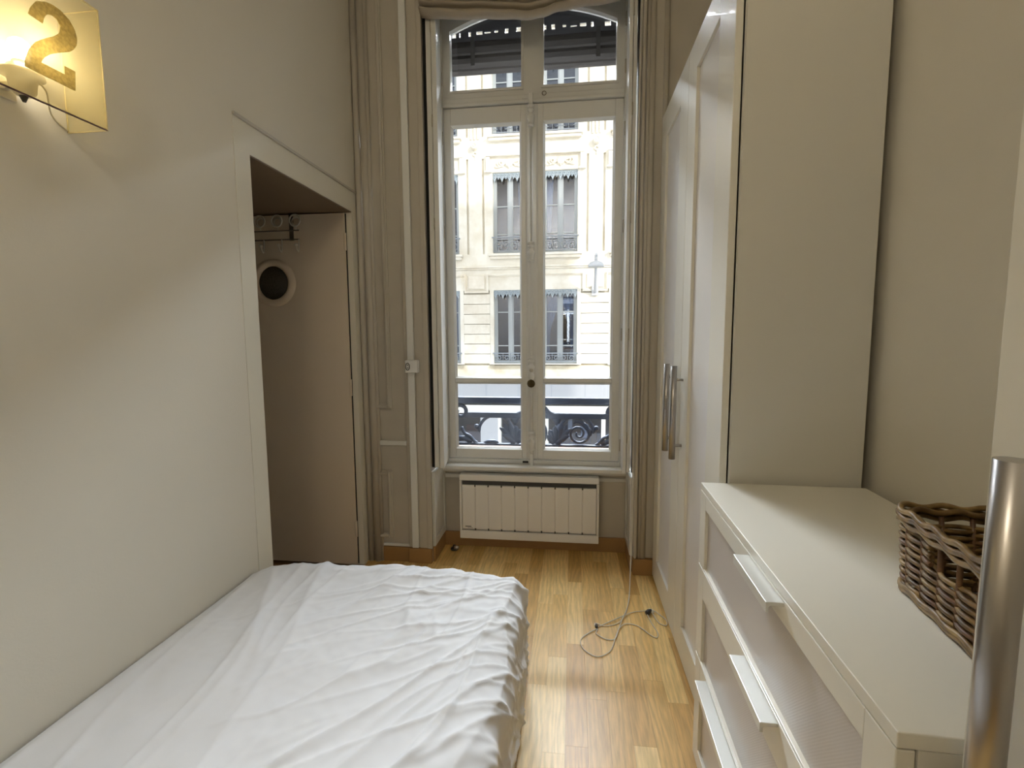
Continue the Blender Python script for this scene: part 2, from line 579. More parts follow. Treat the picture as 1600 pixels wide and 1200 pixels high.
# panelling on the left of the window, moulded frames proud of the wall
def moulded_frame(x0, x1, z0, z1, y, w=0.030, d=0.020):
    q = MB()
    for k, (ww, dd) in enumerate(((w, d * 0.6), (w * 0.55, d))):
        o = 0 if k == 0 else w * 0.25
        q.box(x0 - w + o, x0 - w + o + ww, y - dd, y, z0 - w + o, z1 + w - o)
        q.box(x1 + w - o - ww, x1 + w - o, y - dd, y, z0 - w + o, z1 + w - o)
        q.box(x0 - w + o + ww, x1 + w - o - ww, y - dd, y, z0 - w + o, z0 - w + o + ww)
        q.box(x0 - w + o + ww, x1 + w - o - ww, y - dd, y, z1 + w - o - ww, z1 + w - o)
    return q
moulded_frame(-1.19, -1.035, 0.92, 3.2, YP).build('panel_moulding', 'wood_trim_paint', wall_front, bevel=0.004)
moulded_frame(-1.19, -1.045, 0.165, 0.505, YP).build('panel_moulding', 'wood_trim_paint', wall_front, bevel=0.004)
MB().box(-1.13, -0.925, YP - 0.016, YP, 0.682, 0.71).build('dado_rail', 'window_paint', wall_front, bevel=0.004)
MB().box(-1.13, -0.925, YP - 0.012, YP, 0.088, 0.106).build('dado_rail', 'window_paint', wall_front, bevel=0.004)
q = MB().box(-0.925, WX0, YP - 0.012, YP, 0.088, 3.42)
q.box(-0.86, -0.80, YP - 0.019, YP - 0.012, 0.088, 3.42)
q.box(-0.812, WX0 + 0.006, YP - 0.025, YP - 0.019, 0.088, 3.42)
q.build('pilaster', 'wood_trim_paint', wall_front, bevel=0.004)
# corner pilaster between the doorway and the panelling: a stack of rounded mouldings
q = MB()
q.box(XL + 0.0005, -1.085, YP - 0.014, YP, 0, 3.42)
q.tube([(-1.152, YP - 0.014, 0), (-1.152, YP - 0.014, 3.42)], 0.017, 10)
q.tube([(-1.112, YP - 0.014, 0), (-1.112, YP - 0.014, 3.42)], 0.020, 10)
q.tube([(-1.088, YP - 0.010, 0), (-1.088, YP - 0.010, 3.42)], 0.010, 10)
q.build('corner_moulding', 'wood_trim_paint', wall_front)
# the right hand casing, a run of vertical mouldings
q = MB()
q.box(WX1 + 0.001, 0.465, YP - 0.012, YP, 0.09, 3.42)
q.build('casing_board', 'wood_trim_paint', wall_front, bevel=0.003)
q = MB()
q.box(WX1 + 0.001, 0.352, YP - 0.030, YP - 0.012, 0.09, 3.42)
q.build('casing_moulding', 'wood_trim_paint', wall_front, bevel=0.005)
for xx, rr in ((0.366, 0.010), (0.386, 0.015), (0.452, 0.013)):
    MB().tube([(xx, YP - 0.012, 0.09), (xx, YP - 0.012, 3.42)], rr, 10).build('casing_moulding', 'wood_trim_paint', wall_front)
# reveal panels below the shutters
for s, xa, xb in ((1, WX0, WX0 + 0.010), (-1, WX1, WX1 - 0.010)):
    q = MB().box(xa, xb, YP + 0.004, YW - 0.002, 0.092, 0.53)
    q.box(xb, xb + s * 0.012, YP + 0.004, YW - 0.002, 0.49, 0.53)
    q.box(xb, xb + s * 0.007, YP + 0.004, YP + 0.035, 0.092, 0.49)
    q.box(xb, xb + s * 0.007, YW - 0.035, YW - 0.004, 0.092, 0.49)
    q.box(xb, xb + s * 0.007, YP + 0.035, YW - 0.035, 0.092, 0.135)
    q.box(xb, xb + s * 0.007, YP + 0.035, YW - 0.035, 0.455, 0.49)
    q.build('reveal_panel', 'window_paint', wall_front, bevel=0.003)
q = MB().box(WX0 + 0.001, WX1 - 0.001, YW - 0.008, YW, 0.43, 0.455)
q.build('under_sill_moulding', 'window_paint', wall_front, bevel=0.003)

# baseboards in oak
q = MB().box(WX0 + 0.010, WX1 - 0.010, YW - 0.014, YW, 0, 0.088)
struct(q.build('baseboard_back', 'oak_base', bevel=0.003), 'oak baseboard behind the radiator', 'baseboard')
q = MB().box(WX0, WX0 + 0.014, YP + 0.004, YW - 0.014, 0, 0.088).box(-1.085, -0.925, YP - 0.014, YP, 0, 0.086).box(-0.925, WX0 + 0.0, YP - 0.026, YP, 0, 0.087)
struct(q.build('baseboard_left', 'oak_base', bevel=0.003), 'oak baseboard under the panelling left of the window', 'baseboard')
q = MB().box(WX1 - 0.014, WX1, YP + 0.004, YW - 0.014, 0, 0.088).box(WX1 - 0.003, 0.47, YP - 0.036, YP, 0, 0.09)
struct(q.build('baseboard_right', 'oak_base', bevel=0.003), 'oak baseboard under the casing right of the window', 'baseboard')

# passage behind the doorway
q = MB()
q.box(-2.4, XL - 0.12, 1.50, 1.60, 0, 2.05)
q.box(-2.5, -2.4, 1.50, 2.63, 0, 2.05)
struct(q.build('wall_passage', 'wall'), 'dim wall of the little passage behind the doorway', 'wall')
struct(MB().box(-2.5, XL - 0.12, 1.50, YP, 1.957, 2.05).box(XL - 0.12, XL - 0.001, OY0 + 0.001, OY1 - 0.001, 1.955, 1.9597).build('ceiling_passage', 'brown_paint'), 'low dark brown ceiling of the passage above the open door', 'ceiling')

# open door leaf with a porthole
PX, PZ, PR = -1.622, 1.592, 0.094
DY0, DY1 = 2.535, 2.572
d1 = struct(bpy.data.objects.new('door_1', None), 'open cream door with a round porthole seen through the doorway', 'door')
COL.objects.link(d1); d1.location = (-1.2, DY0, 0); ORG[d1.name] = (-1.2, DY0, 0)
q = MB()
N = 32
ring = [(PX + PR * math.cos(2 * PI * k / N), PZ + PR * math.sin(2 * PI * k / N)) for k in range(N)]
dx0, dx1, dz0, dz1 = -2.03, -1.206, 0.008, 1.950
def rect_pt(a):
    c, s = math.cos(a), math.sin(a)
    ts = []
    if c > 1e-9: ts.append((dx1 - PX) / c)
    if c < -1e-9: ts.append((dx0 - PX) / c)
    if s > 1e-9: ts.append((dz1 - PZ) / s)
    if s < -1e-9: ts.append((dz0 - PZ) / s)
    t = min(ts)
    return (PX + c * t, PZ + s * t)
angs = sorted([2 * PI * k / N for k in range(N)] + [math.atan2(zz - PZ, xx - PX) % (2 * PI) for xx in (dx0, dx1) for zz in (dz0, dz1)])
inn = [(PX + PR * math.cos(a), PZ + PR * math.sin(a)) for a in angs]
outp = [rect_pt(a) for a in angs]
n = len(angs)
vs = [(p[0], yy, p[1]) for yy in (DY0, DY1) for ring_ in (inn, outp) for p in ring_]
fs = []
for i in range(n):
    j = (i + 1) % n
    fs += [(i, j, n + j, n + i), (2 * n + i, 3 * n + i, 3 * n + j, 2 * n + j), (i, 2 * n + i, 2 * n + j, j), (n + i, n + j, 3 * n + j, 3 * n + i)]
q.add(vs, fs)
q.build('door_leaf', 'door_paint', d1)
MB().lathe([(PR - 0.004, 0.0), (PR - 0.004, -0.012), (PR + 0.008, -0.020), (PR + 0.022, -0.018), (PR + 0.033, -0.008), (PR + 0.035, 0.0)], (PX, DY0, PZ), 'y', 40).build('porthole_ring', 'door_paint', d1)
q = MB().lathe([(0.0001, 0.0), (PR, 0.0), (PR, 0.006), (0.0001, 0.006)], (PX, DY0 + 0.012, PZ), 'y', 32)
q.build('porthole_glass', 'mesh_grey', d1)
for hz in (1.80, 1.02, 0.22):
    q = MB().tube([(-1.2, DY0 - 0.006, hz - 0.045), (-1.2, DY0 - 0.006, hz + 0.045)], 0.007, 8)
    q.box(-1.232, -1.2, DY0 - 0.002, DY0, hz - 0.04, hz + 0.04)
    q.build('hinge', 'door_paint', d1)

MB().box(-1.206, -1.2005, 2.549, 2.5525, 0.008, 1.950).build('door_gap_shade', 'gap_shade', d1)  # dark strip in place of the shaded gap at the hinge side

# over-door rack
rk = thing('coat_rack', 'white wire rack with rings and hooks hung over the open porthole door', 'rack', (-1.6, DY0, 1.82))
ry = DY0 - 0.016
for xx in (-1.502, -1.93):
    q = MB().box(xx - 0.011, xx + 0.011, DY0 - 0.006, DY0 - 0.001, 1.815, 1.955)
    q.box(xx - 0.011, xx + 0.011, DY0 - 0.006, DY1 + 0.004, 1.9515, 1.955)
    q.build('strap', 'rack_dark', rk)
for zz in (1.865, 1.818):
    MB().tube([(-1.98, ry, zz), (-1.452, ry, zz)], 0.0032, 6).build('rail', 'rack_dark', rk)
for xx in (-1.47, -1.573, -1.672, -1.77, -1.87):
    q = MB()
    q.tube([(xx + 0.030 * math.cos(2 * PI * k / 20), ry - 0.006, 1.916 + 0.030 * math.sin(2 * PI * k / 20)) for k in range(20)], 0.0045, 6, closed=True)
    q.tube([(xx + 0.022 * math.cos(2 * PI * k / 20), ry + 0.004, 1.912 + 0.022 * math.sin(2 * PI * k / 20)) for k in range(20)], 0.003, 6, closed=True)
    q.tube([(xx, ry, 1.886), (xx, ry, 1.865)], 0.003, 6)
    q.build('ring', 'rack', rk)
for xx in (-1.455, -1.552, -1.655, -1.755, -1.855):
    q = MB().tube(catmull([(xx, ry, 1.818), (xx, ry - 0.002, 1.785), (xx + 0.004, ry - 0.016, 1.752), (xx + 0.006, ry - 0.034, 1.758), (xx + 0.006, ry - 0.040, 1.776)], 5), 0.0045, 6)
    q.lathe([(0.0005, 0.010), (0.008, 0.006), (0.010, 0.0), (0.008, -0.006), (0.0005, -0.009)], (xx + 0.006, ry - 0.041, 1.781), 'z', 10)
    q.build('hook', 'rack', rk)

# ------------------------------------------------------------------ window
WXC = -0.2325
FY = 2.86
win = MB()
FX0, FX1 = -0.766, 0.301
win.box(FX0, -0.740, FY - 0.012, FY + 0.075, 0.53, 3.27)
win.box(0.275, FX1, FY - 0.012, FY + 0.075, 0.53, 3.27)
win.box(FX0, FX1, FY - 0.006, FY + 0.075, 0.53, 0.556)
window = struct(win.build('window_1', 'window_paint', bevel=0.004), 'tall white double casement window with an arched light above', 'window')
q = MB().box(-0.740, 0.275, FY - 0.010, FY + 0.07, 2.588, 2.634)
q.box(-0.740, 0.275, FY - 0.018, FY - 0.010, 2.588, 2.606)
q.build('transom_bar', 'window_paint', window, bevel=0.005)
q = MB()
q.prism([(2.80, 0.497), (2.795, 0.505), (2.795, 0.522), (2.805, 0.530), (2.93, 0.530), (2.93, 0.497)], 'x', -0.778, 0.322)
q.box(-0.776, 0.320, 2.835, 2.88, 0.478, 0.497)
q.build('window_sill', 'window_paint', window, bevel=0.004)

# casements
def casement(name, x0, x1, g0, g1, sx0, sx1):
    q = MB()
    y0, y1 = FY, FY + 0.042
    q.box(x0, g0, y0, y1, 0.560, 2.584)
    q.box(g1, x1, y0, y1, 0.560, 2.584)
    q.box(g0, g1, y0, y1, 2.492, 2.584)
    q.box(g0, g1, y0, y1, 0.560, 0.616)
    o = q.build(name, 'window_paint', window, bevel=0.003)
    q = MB()   # the glazing beads, one run round each pane
    for za, zb in ((1.046, 2.492), (0.616, 1.020)):
        w = 0.011
        ya_, yb_ = y0 + 0.002, y0 + 0.0235
        q.prism([(g0, ya_), (g0 + w, yb_), (g0, yb_)], 'z', za, zb)
        q.prism([(g1, ya_), (g1, yb_), (g1 - w, yb_)], 'z', za, zb)
        q.prism([(ya_, za), (yb_, za), (yb_, za + w)], 'x', g0, g1)
        q.prism([(ya_, zb), (yb_, zb - w), (yb_, zb)], 'x', g0, g1)
    q.build('glazing_bead', 'window_paint', o)
    MB().box(g0, g1, y0 + 0.004, y1, 1.020, 1.046).build('muntin', 'window_paint', o, bevel=0.004)
    for za, zb in ((1.046, 2.492), (0.616, 1.020)):
        MB().box(g0, g1, FY + 0.024, FY + 0.027, za, zb).build('glass_pane', 'glass', o)
    return o
casement('casement', -0.738, -0.234, -0.697, -0.293, 0, 0)
casement('casement', -0.231, 0.273, -0.168, 0.229, 0, 0)
q = MB().prism([(-0.268, FY), (-0.258, FY - 0.010), (-0.206, FY - 0.010), (-0.196, FY)], 'z', 0.565, 2.58)
q.build('meeting_batten', 'window_paint', window, bevel=0.002)

# arched light above
q = MB()
ya, yb = FY + 0.002, FY + 0.04
def arch_z(xx):
    # arc through the two springing points and the crown
    half, rise, z0 = 0.4685, 0.108, 2.990
    R = (half * half + rise * rise) / (2 * rise)
    return z0 + rise - R + math.sqrt(max(R * R - (xx - WXC) ** 2, 0))
xs_l = [-0.693 + (0.403) * i / 10 for i in range(11)]
xs_r = [-0.165 + (0.395) * i / 10 for i in range(11)]
q.box(-0.740, -0.693, ya, yb, 2.634, 3.27)
q.box(0.230, 0.275, ya, yb, 2.634, 3.27)
q.box(-0.693, 0.230, ya, yb, 2.634, 2.676)
q.box(-0.290, -0.165, ya, yb, 2.676, 3.27)
for xs in (xs_l, xs_r):
    q.prism([(xx, arch_z(xx)) for xx in xs] + [(xs[-1], 3.27), (xs[0], 3.27)], 'y', ya, yb)
top = q.build('arched_light', 'window_paint', window)
q = MB()
for xs in (xs_l, xs_r):
    q.prism([(xx, arch_z(xx) - 0.004) for xx in xs] + [(xx, arch_z(xx) + 0.022) for xx in reversed(xs)], 'y', FY - 0.010, ya)
    q.box(xs[0] - 0.012, xs[0], FY - 0.008, ya, 2.664, arch_z(xs[0]) + 0.01)
    q.box(xs[-1], xs[-1] + 0.012, FY - 0.008, ya, 2.664, arch_z(xs[-1]) + 0.01)
    q.box(xs[0], xs[-1], FY - 0.008, ya, 2.664, 2.676)
q.build('arch_moulding', 'window_paint', top)
for xs in (xs_l, xs_r):
    MB().prism([(xs[0], 2.676)] + [(xs[-1], 2.676)] + [(xx, arch_z(xx)) for xx in reversed(xs)], 'y', FY + 0.024, FY + 0.027).build('glass_pane', 'glass', top)

# cremone bolt
RX, RY = -0.235, FY - 0.024
q = MB().tube([(RX, RY, 0.512), (RX, RY, 2.615)], 0.0085, 10)
bolt = q.build('cremone_bolt', 'window_paint', window)
def collar(z, prof):
    MB().lathe([(r, h) for r, h in prof], (RX, RY, z), 'z', 14).build('collar', 'window_paint', bolt)
big = [(0.0085, 0.062), (0.019, 0.058), (0.019, 0.050), (0.012, 0.046), (0.012, 0.040), (0.018, 0.036), (0.019, 0.028), (0.012, 0.022), (0.012, 0.010), (0.021, 0.004), (0.021, -0.012), (0.017, -0.020), (0.016, -0.034), (0.012, -0.040), (0.019, -0.046), (0.017, -0.054), (0.0085, -0.058)]
for z in (2.51, 1.770, 1.118, 0.672):
    collar(z, big)
q = MB().box(RX - 0.010, RX + 0.010, RY - 0.010, RY + 0.014, 0.505, 0.60).box(RX - 0.012, RX + 0.012, RY - 0.012, RY + 0.014, 2.545, 2.63)
q.build('keeper', 'window_paint', bolt, bevel=0.003)
q = MB().lathe([(0.0005, -0.022), (0.010, -0.021), (0.016, -0.014), (0.018, 0.0), (0.018, 0.010)], (RX, RY, 1.062), 'y', 18)
q.v = [(x_, y_, 1.062 + (z_ - 1.062) * 1.45) for x_, y_, z_ in q.v]
q.build('oval_rosette', 'window_paint', bolt)
q = MB().lathe([(0.0085, 0.01), (0.012, 0.0), (0.012, -0.014), (0.007, -0.02), (0.0005, -0.022)], (RX, RY - 0.002, 1.098), 'y', 14)
q.build('pivot', 'wood_trim_paint', bolt)
q = MB().lathe([(0.008, 0.01), (0.008, -0.012), (0.014, -0.016), (0.0225, -0.020), (0.0235, -0.026), (0.020, -0.032), (0.013, -0.034), (0.012, -0.038), (0.0005, -0.042)], (RX, RY, 1.02), 'y', 22)
q.build('knob', 'brass', bolt, label='round aged brass knob')
MB().box(-0.285, -0.255, FY - 0.016, FY - 0.008, 2.596, 2.606).build('latch_slot', 'gap_shade', window)
MB().box(-0.290, -0.256, FY - 0.012, FY - 0.0055, 0.540, 0.550).build('latch_slot', 'gap_shade', window)
MB().tube([(-0.162 + 0.011 * math.cos(2 * PI * k / 14), FY - 0.014, 2.630 + 0.011 * math.sin(2 * PI * k / 14)) for k in range(14)], 0.0018, 6, closed=True).build('pull_ring', 'brass', window)
for hx in (-0.744, 0.279):
    for hz in (0.66, 1.30, 1.9, 2.42, 2.74, 2.98):
        MB().tube([(hx, FY - 0.016, hz - 0.035), (hx, FY - 0.016, hz + 0.035)], 0.006, 8).build('hinge', 'wood_trim_paint', window)

# folded inner shutters in the reveals
for s, nm in ((1, 'left'), (-1, 'right')):
    def X(v): return WXC + 0.0 + (v if s > 0 else -v)
    a = -0.537 if s > 0 else -0.545
    f0 = -0.480 if s > 0 else -0.506
    bk = -0.520 if s > 0 else -0.524
    sh = MB().prism([(X(a), 2.640), (X(a + (f0 - a) * 0.48), 2.640), (X(bk - 0.012), 2.842), (X(a - 0.008), 2.842)], 'z', 0.556, 3.262)
    shut = sh.build('shutter', 'window_paint', window, bevel=0.002)
    sh = MB().prism([(X(a + (f0 - a) * 0.54), 2.634), (X(f0), 2.634), (X(bk + 0.010), 2.842), (X(bk - 0.009), 2.842)], 'z', 0.552, 3.262)
    lf = sh.build('inner_leaf', 'window_paint', shut, bevel=0.002)
    for hz in (0.75, 1.3, 1.9, 2.43, 2.9):
        MB().tube([(X(a + (f0 - a) * 0.51), 2.636, hz - 0.03), (X(a + (f0 - a) * 0.51), 2.636, hz + 0.03)], 0.004, 6).build('hinge', 'wood_trim_paint', shut)
MB().box(WX0 + 0.0005, WX0 + 0.017, 2.655, 2.66, 0.552, 3.262).build('shutter_gap_shade', 'gap_shade', window)  # dark strips fill the slits beside the shutters, in place of shade
MB().box(WX1 - 0.012, WX1 - 0.0005, 2.655, 2.66, 0.552, 3.262).build('shutter_gap_shade', 'gap_shade', window)

# ------------------------------------------------------------------ wardrobes
def bar_handle(parent, xf, y, z0, z1, r=0.0125, stand=0.036):
    q = MB().tube([(xf - stand, y, z0), (xf - stand, y, z1)], r, 20)
    h = q.build('handle', 'steel', parent, label='brushed steel bar handle')
    for zz in (z0 + 0.055, z1 - 0.055):
        MB().tube([(xf - stand, y, zz), (xf + 0.002, y, zz)], 0.006, 12).build('handle_post', 'steel', h)
    return h


def wardrobe_door(root, xf, y0, y1, z0, z1, py0, py1, pz0, pz1, hy, hz):
    th = 0.020
    q = MB()
    q.box(xf, xf + th, y0, py0, z0, z1)
    q.box(xf, xf + th, py1, y1, z0, z1)
    q.box(xf, xf + th, py0, py1, z0, pz0)
    q.box(xf, xf + th, py0, py1, pz1, z1)
    dr = q.build('door', 'white_lac', root, bevel=0.0015)
    MB().box(xf + 0.011, xf + 0.018, py0 - 0.0, py1 + 0.0, pz0, pz1).build('door_panel', 'panel', dr, label='frosted bluish-grey door panel')
    bar_handle(dr, xf, hy, hz[0], hz[1])
    return dr


def carcass(root, x0, x1, y0, y1, zt):
    t = 0.018
    MB().box(x0, x1, y0, y0 + t, 0, zt).build('side_panel', 'carcass', root, bevel=0.001)
    MB().box(x0, x1, y1 - t, y1, 0, zt).build('side_panel', 'carcass', root, bevel=0.001)
    MB().box(x0, x1, y0 + t, y1 - t, zt - t, zt).build('top_panel', 'carcass', root)
    MB().box(x0, x1, y0 + t, y1 - t, 0.06, 0.078).build('bottom_panel', 'carcass', root)
    MB().box(x0 + 0.02, x0 + 0.036, y0 + t, y1 - t, 0, 0.06).build('plinth', 'carcass', root)
    MB().box(x1 - 0.006, x1, y0 + t, y1 - t, 0.078, zt - t).build('back_panel', 'carcass', root)


XW = 0.435
w1 = thing('wardrobe', 'tall white two-door wardrobe with frosted panels between dresser and window', 'wardrobe', (0.63, 2.04, 0))
carcass(w1, XW + 0.024, 0.818, 1.462, 2.60, 2.352)
wardrobe_door(w1, XW, 2.034, 2.59, 0.012, 2.356, 2.172, 2.478, 0.140, 2.232, 2.130, (0.802, 1.176))
wardrobe_door(w1, XW, 1.478, 2.030, 0.012, 2.356, 1.632, 1.908, 0.140, 2.246, 1.985, (0.802, 1.176))

w2 = thing('wardrobe', 'white wardrobe at the right edge of the view, its long bar handle in front', 'wardrobe', (0.63, 0.0, 0))
X2 = 0.402
carcass(w2, X2 + 0.022, 0.818, -0.60, 0.508, 2.352)
q = MB()
q.box(X2, X2 + 0.02, -0.043, 0.516, 0.012, 2.356)
dr = q.build('door', 'white_lac', w2, bevel=0.0015)
bar_handle(dr, X2, 0.446, 0.802, 1.194, 0.0135)
q = MB().box(X2, X2 + 0.02, -0.60, -0.047, 0.012, 2.356)
dr = q.build('door', 'white_lac', w2, bevel=0.0015)
bar_handle(dr, X2, -0.10, 0.802, 1.186, 0.0135)

# ------------------------------------------------------------------ dresser (built in its own frame: x = depth from the front, y along, z up)
rotd = -0.026
DL, DD, DH = 0.913, 0.440, 0.869
dres = thing('dresser', 'low white three-drawer dresser with frosted fronts beside the tall wardrobe', 'dresser', (0.3765, 1.449, 0), rotz=rotd, local=True)
# local: y from -DL to 0
MB().box(0.0, DD, -DL, 0, DH - 0.019, DH).build('top', 'white_lac', dres, bevel=0.0015)
MB().box(0.022, DD - 0.012, -DL, -DL + 0.018, 0, DH - 0.019).build('side_panel', 'carcass', dres)
MB().box(0.022, DD - 0.012, -0.018, 0, 0, DH - 0.019).build('side_panel', 'carcass', dres)
MB().box(DD - 0.018, DD - 0.012, -DL + 0.018, -0.018, 0.03, DH - 0.019).build('back_panel', 'carcass', dres)
MB().box(0.04, DD - 0.02, -DL + 0.018, -0.018, 0.03, 0.048).build('bottom_panel', 'carcass', dres)
def drawer(z0, z1, ptop, pbot, h0, h1):
    y0, y1 = -DL + 0.001, -0.001
    s = 0.060
    q = MB()
    q.box(0.0, 0.020, y0, y0 + s, z0, z1)
    q.box(0.0, 0.020, y1 - s, y1, z0, z1)
    q.box(0.0, 0.020, y0 + s, y1 - s, ptop, z1)
    q.box(0.0, 0.020, y0 + s, y1 - s, z0, pbot)
    dw = q.build('drawer', 'white_lac', dres, origin=(0, 0, 0), bevel=0.0015)
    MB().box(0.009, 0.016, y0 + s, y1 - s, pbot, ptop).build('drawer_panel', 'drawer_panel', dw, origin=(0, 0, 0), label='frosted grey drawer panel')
    MB().box(0.022, DD - 0.03, y0 + 0.03, y1 - 0.03, z0 + 0.02, z1 - 0.05).build('drawer_box', 'carcass', dw, origin=(0, 0, 0))
    zt = z1 - 0.004
    MB().prism([(-0.030, zt), (0.0, zt), (0.0, zt - 0.007), (-0.022, zt - 0.007), (-0.0245, zt - 0.010), (-0.0245, zt - 0.019), (-0.030, zt - 0.019)], 'y', h0, h1).build('handle', 'alu', dw, origin=(0, 0, 0), bevel=0.001, label='pale L-shaped handle')
drawer(0.630, 0.848, 0.806, 0.634, -0.610, -0.425)
drawer(0.352, 0.626, 0.545, 0.356, -0.610, -0.425)
drawer(0.020, 0.348, 0.240, 0.075, -0.60, -0.130)

# ------------------------------------------------------------------ bed and duvet
bed = thing('bed', 'single bed under the white duvet along the left wall', 'bed', (-0.66, 0.75, 0))
MB().box(-1.135, -0.235, -0.26, 1.585, 0.20, 0.375).build('mattress', 'mattress', bed, bevel=0.02)
MB().box(-1.130, -0.24, -0.255, 1.58, 0.09, 0.198).build('bed_base', 'mattress', bed, bevel=0.006)
for xx in (-1.10, -0.265):
    for yy in (-0.2, 1.53):
        MB().tube([(xx, yy, 0), (xx, yy, 0.09)], 0.022, 12).build('leg', 'dark_plastic', bed)


def crease(x, y, ang, sx, sy, seed, power=5.0, warp=0.25):
    """ridged noise stretched along the direction ang"""
    c, s = math.cos(ang), math.sin(ang)
    u, v = (x * c + y * s), (-x * s + y * c)
    w = noise.noise((x * 2.1 + seed, y * 2.1, seed)) * warp
    nv = noise.noise((u * sx + seed * 3.1, v * sy + w * sy, seed))
    return max(0.0, 1.0 - abs(nv) * 2.2) ** power


def smooth(a, b2, t):
    t = max(0.0, min(1.0, (t - a) / (b2 - a)))
    return t * t * (3 - 2 * t)


def duvet_mesh():
    XA, XB, YA, YB2 = -1.163, -0.172, -0.30, 1.722
    R = 0.075
    TOPZ = 0.432
    # cross section arc length: across the top, the rounded shoulder, down the side
    top_len = XB - R - XA
    side_len = TOPZ - R - 0.045
    tot = top_len + R * PI / 2 + side_len
    nu, nv = 230, 400
    far_len = R * PI / 2 + side_len
    totv = (YB2 - R - YA) + far_len
    vs, uvs = [], []

    def fold(t, tl):
        """position along (horizontal, drop, bend 0..1) for arc length t past the flat part"""
        if t <= 0: return t, 0.0, 0.0
        a = R * PI / 2
        if t < a:
            th = t / R
            return R * math.sin(th), R * (1 - math.cos(th)), th / (PI / 2)
        return R, R + (t - a), 1.0
    for j in range(nv + 1):
        sv = totv * j / nv
        yl = (YB2 - R - YA)
        hy, dy, by = fold(sv - yl, None)
        py = YA + yl + hy
        for i in range(nu + 1):
            su = tot * i / nu
            hx, dx, bx = fold(su - top_len, None)
            px_ = XA + top_len + hx
            # drape coordinates for the wrinkle field
            cx_, cy_ = XA + su, YA + sv
            drop = max(dx, dy) if not (dx > 0 and dy > 0) else (dx ** 2 + dy ** 2) ** 0.5
            drop = min(drop, TOPZ - 0.045)
            z = TOPZ - drop
            # soft rounded plan corner at the far right
            if dx > 0 and dy > 0:
                k = min(dx, dy)
                px_ -= 0.025 * smooth(0, 0.1, k)
                py -= 0.0
            d = (cx_ - XA) / (XB - XA)
            e = (cy_ - YA) / (YB2 - YA)
            h = 0.0
            # broad puffs
            h += 0.012 * noise.noise((cx_ * 2.3, cy_ * 1.6, 3.3))
            # long soft folds running with the bed on the wall side
            h += 0.014 * crease(cx_, cy_, 1.86, 0.75, 4.4, 2.7, 2.0, 0.05) * (1 - smooth(0.45, 0.75, d))
            h += 0.007 * crease(cx_, cy_, 1.70, 1.1, 8.5, 6.2, 3.0, 0.06) * (1 - smooth(0.5, 0.85, d))
            # diagonal creases across the middle and right
            wr = smooth(0.25, 0.65, d)
            h += 0.0105 * crease(cx_, cy_, 1.22, 0.8, 5.5, 5.1, 6.0, 0.12) * (0.15 + 0.85 * wr)
            h += 0.0080 * crease(cx_, cy_, 0.88, 1.2, 8.0, 9.7, 7.0, 0.10) * wr
            h += 0.0060 * crease(cx_, cy_, 0.55, 1.6, 11.0, 12.3, 7.0, 0.10) * smooth(0.4, 0.9, d)
            h += 0.0062 * crease(cx_, cy_, 1.36, 1.2, 11.0, 17.9, 6.0, 0.10) * smooth(0.35, 0.9, d)
            h += 0.0042 * crease(cx_, cy_, 0.70, 2.2, 17.0, 21.5, 5.0, 0.08) * smooth(0.2, 0.7, d)
            # fine rumples near the far end
            h += 0.0050 * crease(cx_, cy_, 0.35, 2.0, 13.0, 31.5, 6.0, 0.1) * smooth(0.70, 0.95, e)
            # puckers hanging on the side
            side = smooth(0.95, 1.06, su / (XB - XA))
            h += 0.014 * side * crease(cx_, cy_, 0.12, 1.6, 9.0, 41.0, 2.5, 0.08)
            h += 0.0022 * noise.noise((cx_ * 16 + 2 * noise.noise((cx_ * 5, cy_ * 5, 7.0)), cy_ * 11, 2.0))
            h += 0.0008 * noise.noise((cx_ * 34, cy_ * 34, 1.0))
            wall_fade = smooth(0.0, 0.035, cx_ - XA)
            h *= 0.25 + 0.75 * wall_fade
            # thin out against the wall
            nx_ = math.sin(bx * PI / 2) * (0.6 if dy > 0.02 else 1.0)
            ny_ = math.sin(by * PI / 2)
            nz_ = max(0.0, 1 - max(bx, by)) ** 0.5 if max(bx, by) < 1 else 0.0
            x2 = px_ + nx_ * h * 0.9
            y2 = py + ny_ * h * 0.6
            z2 = z + nz_ * h + 0.012 * smooth(0.3, 0.0, e) * nz_
            y2 -= 0.07 * (1 - smooth(0.0, 0.13, cx_ - XA)) * smooth(0.80, 1.0, e)
            # the wall side sags slightly, the middle is plump
            z2 += nz_ * (0.014 * math.sin(min(1, max(0, d)) * PI) - 0.006)
            hem = smooth(0.12, 0.0, z2)
            x2 += nx_ * 0.012 * math.sin(cy_ * 19 + 1.2 * math.sin(cy_ * 7)) * hem
            vs.append((x2, y2, max(z2, 0.02)))
    fs = []
    w = nu + 1
    for j in range(nv):
        for i in range(nu):
            fs.append((j * w + i, j * w + i + 1, (j + 1) * w + i + 1, (j + 1) * w + i))
    return vs, fs


dv, df = duvet_mesh()
q = MB(); q.add(dv, df, True)
du = q.build('duvet', 'cotton', None, fixn=False)
sd = du.modifiers.new('solid', 'SOLIDIFY'); sd.thickness = 0.012; sd.offset = -1
tag(du, 'crumpled white cotton duvet spread over the bed', 'duvet')

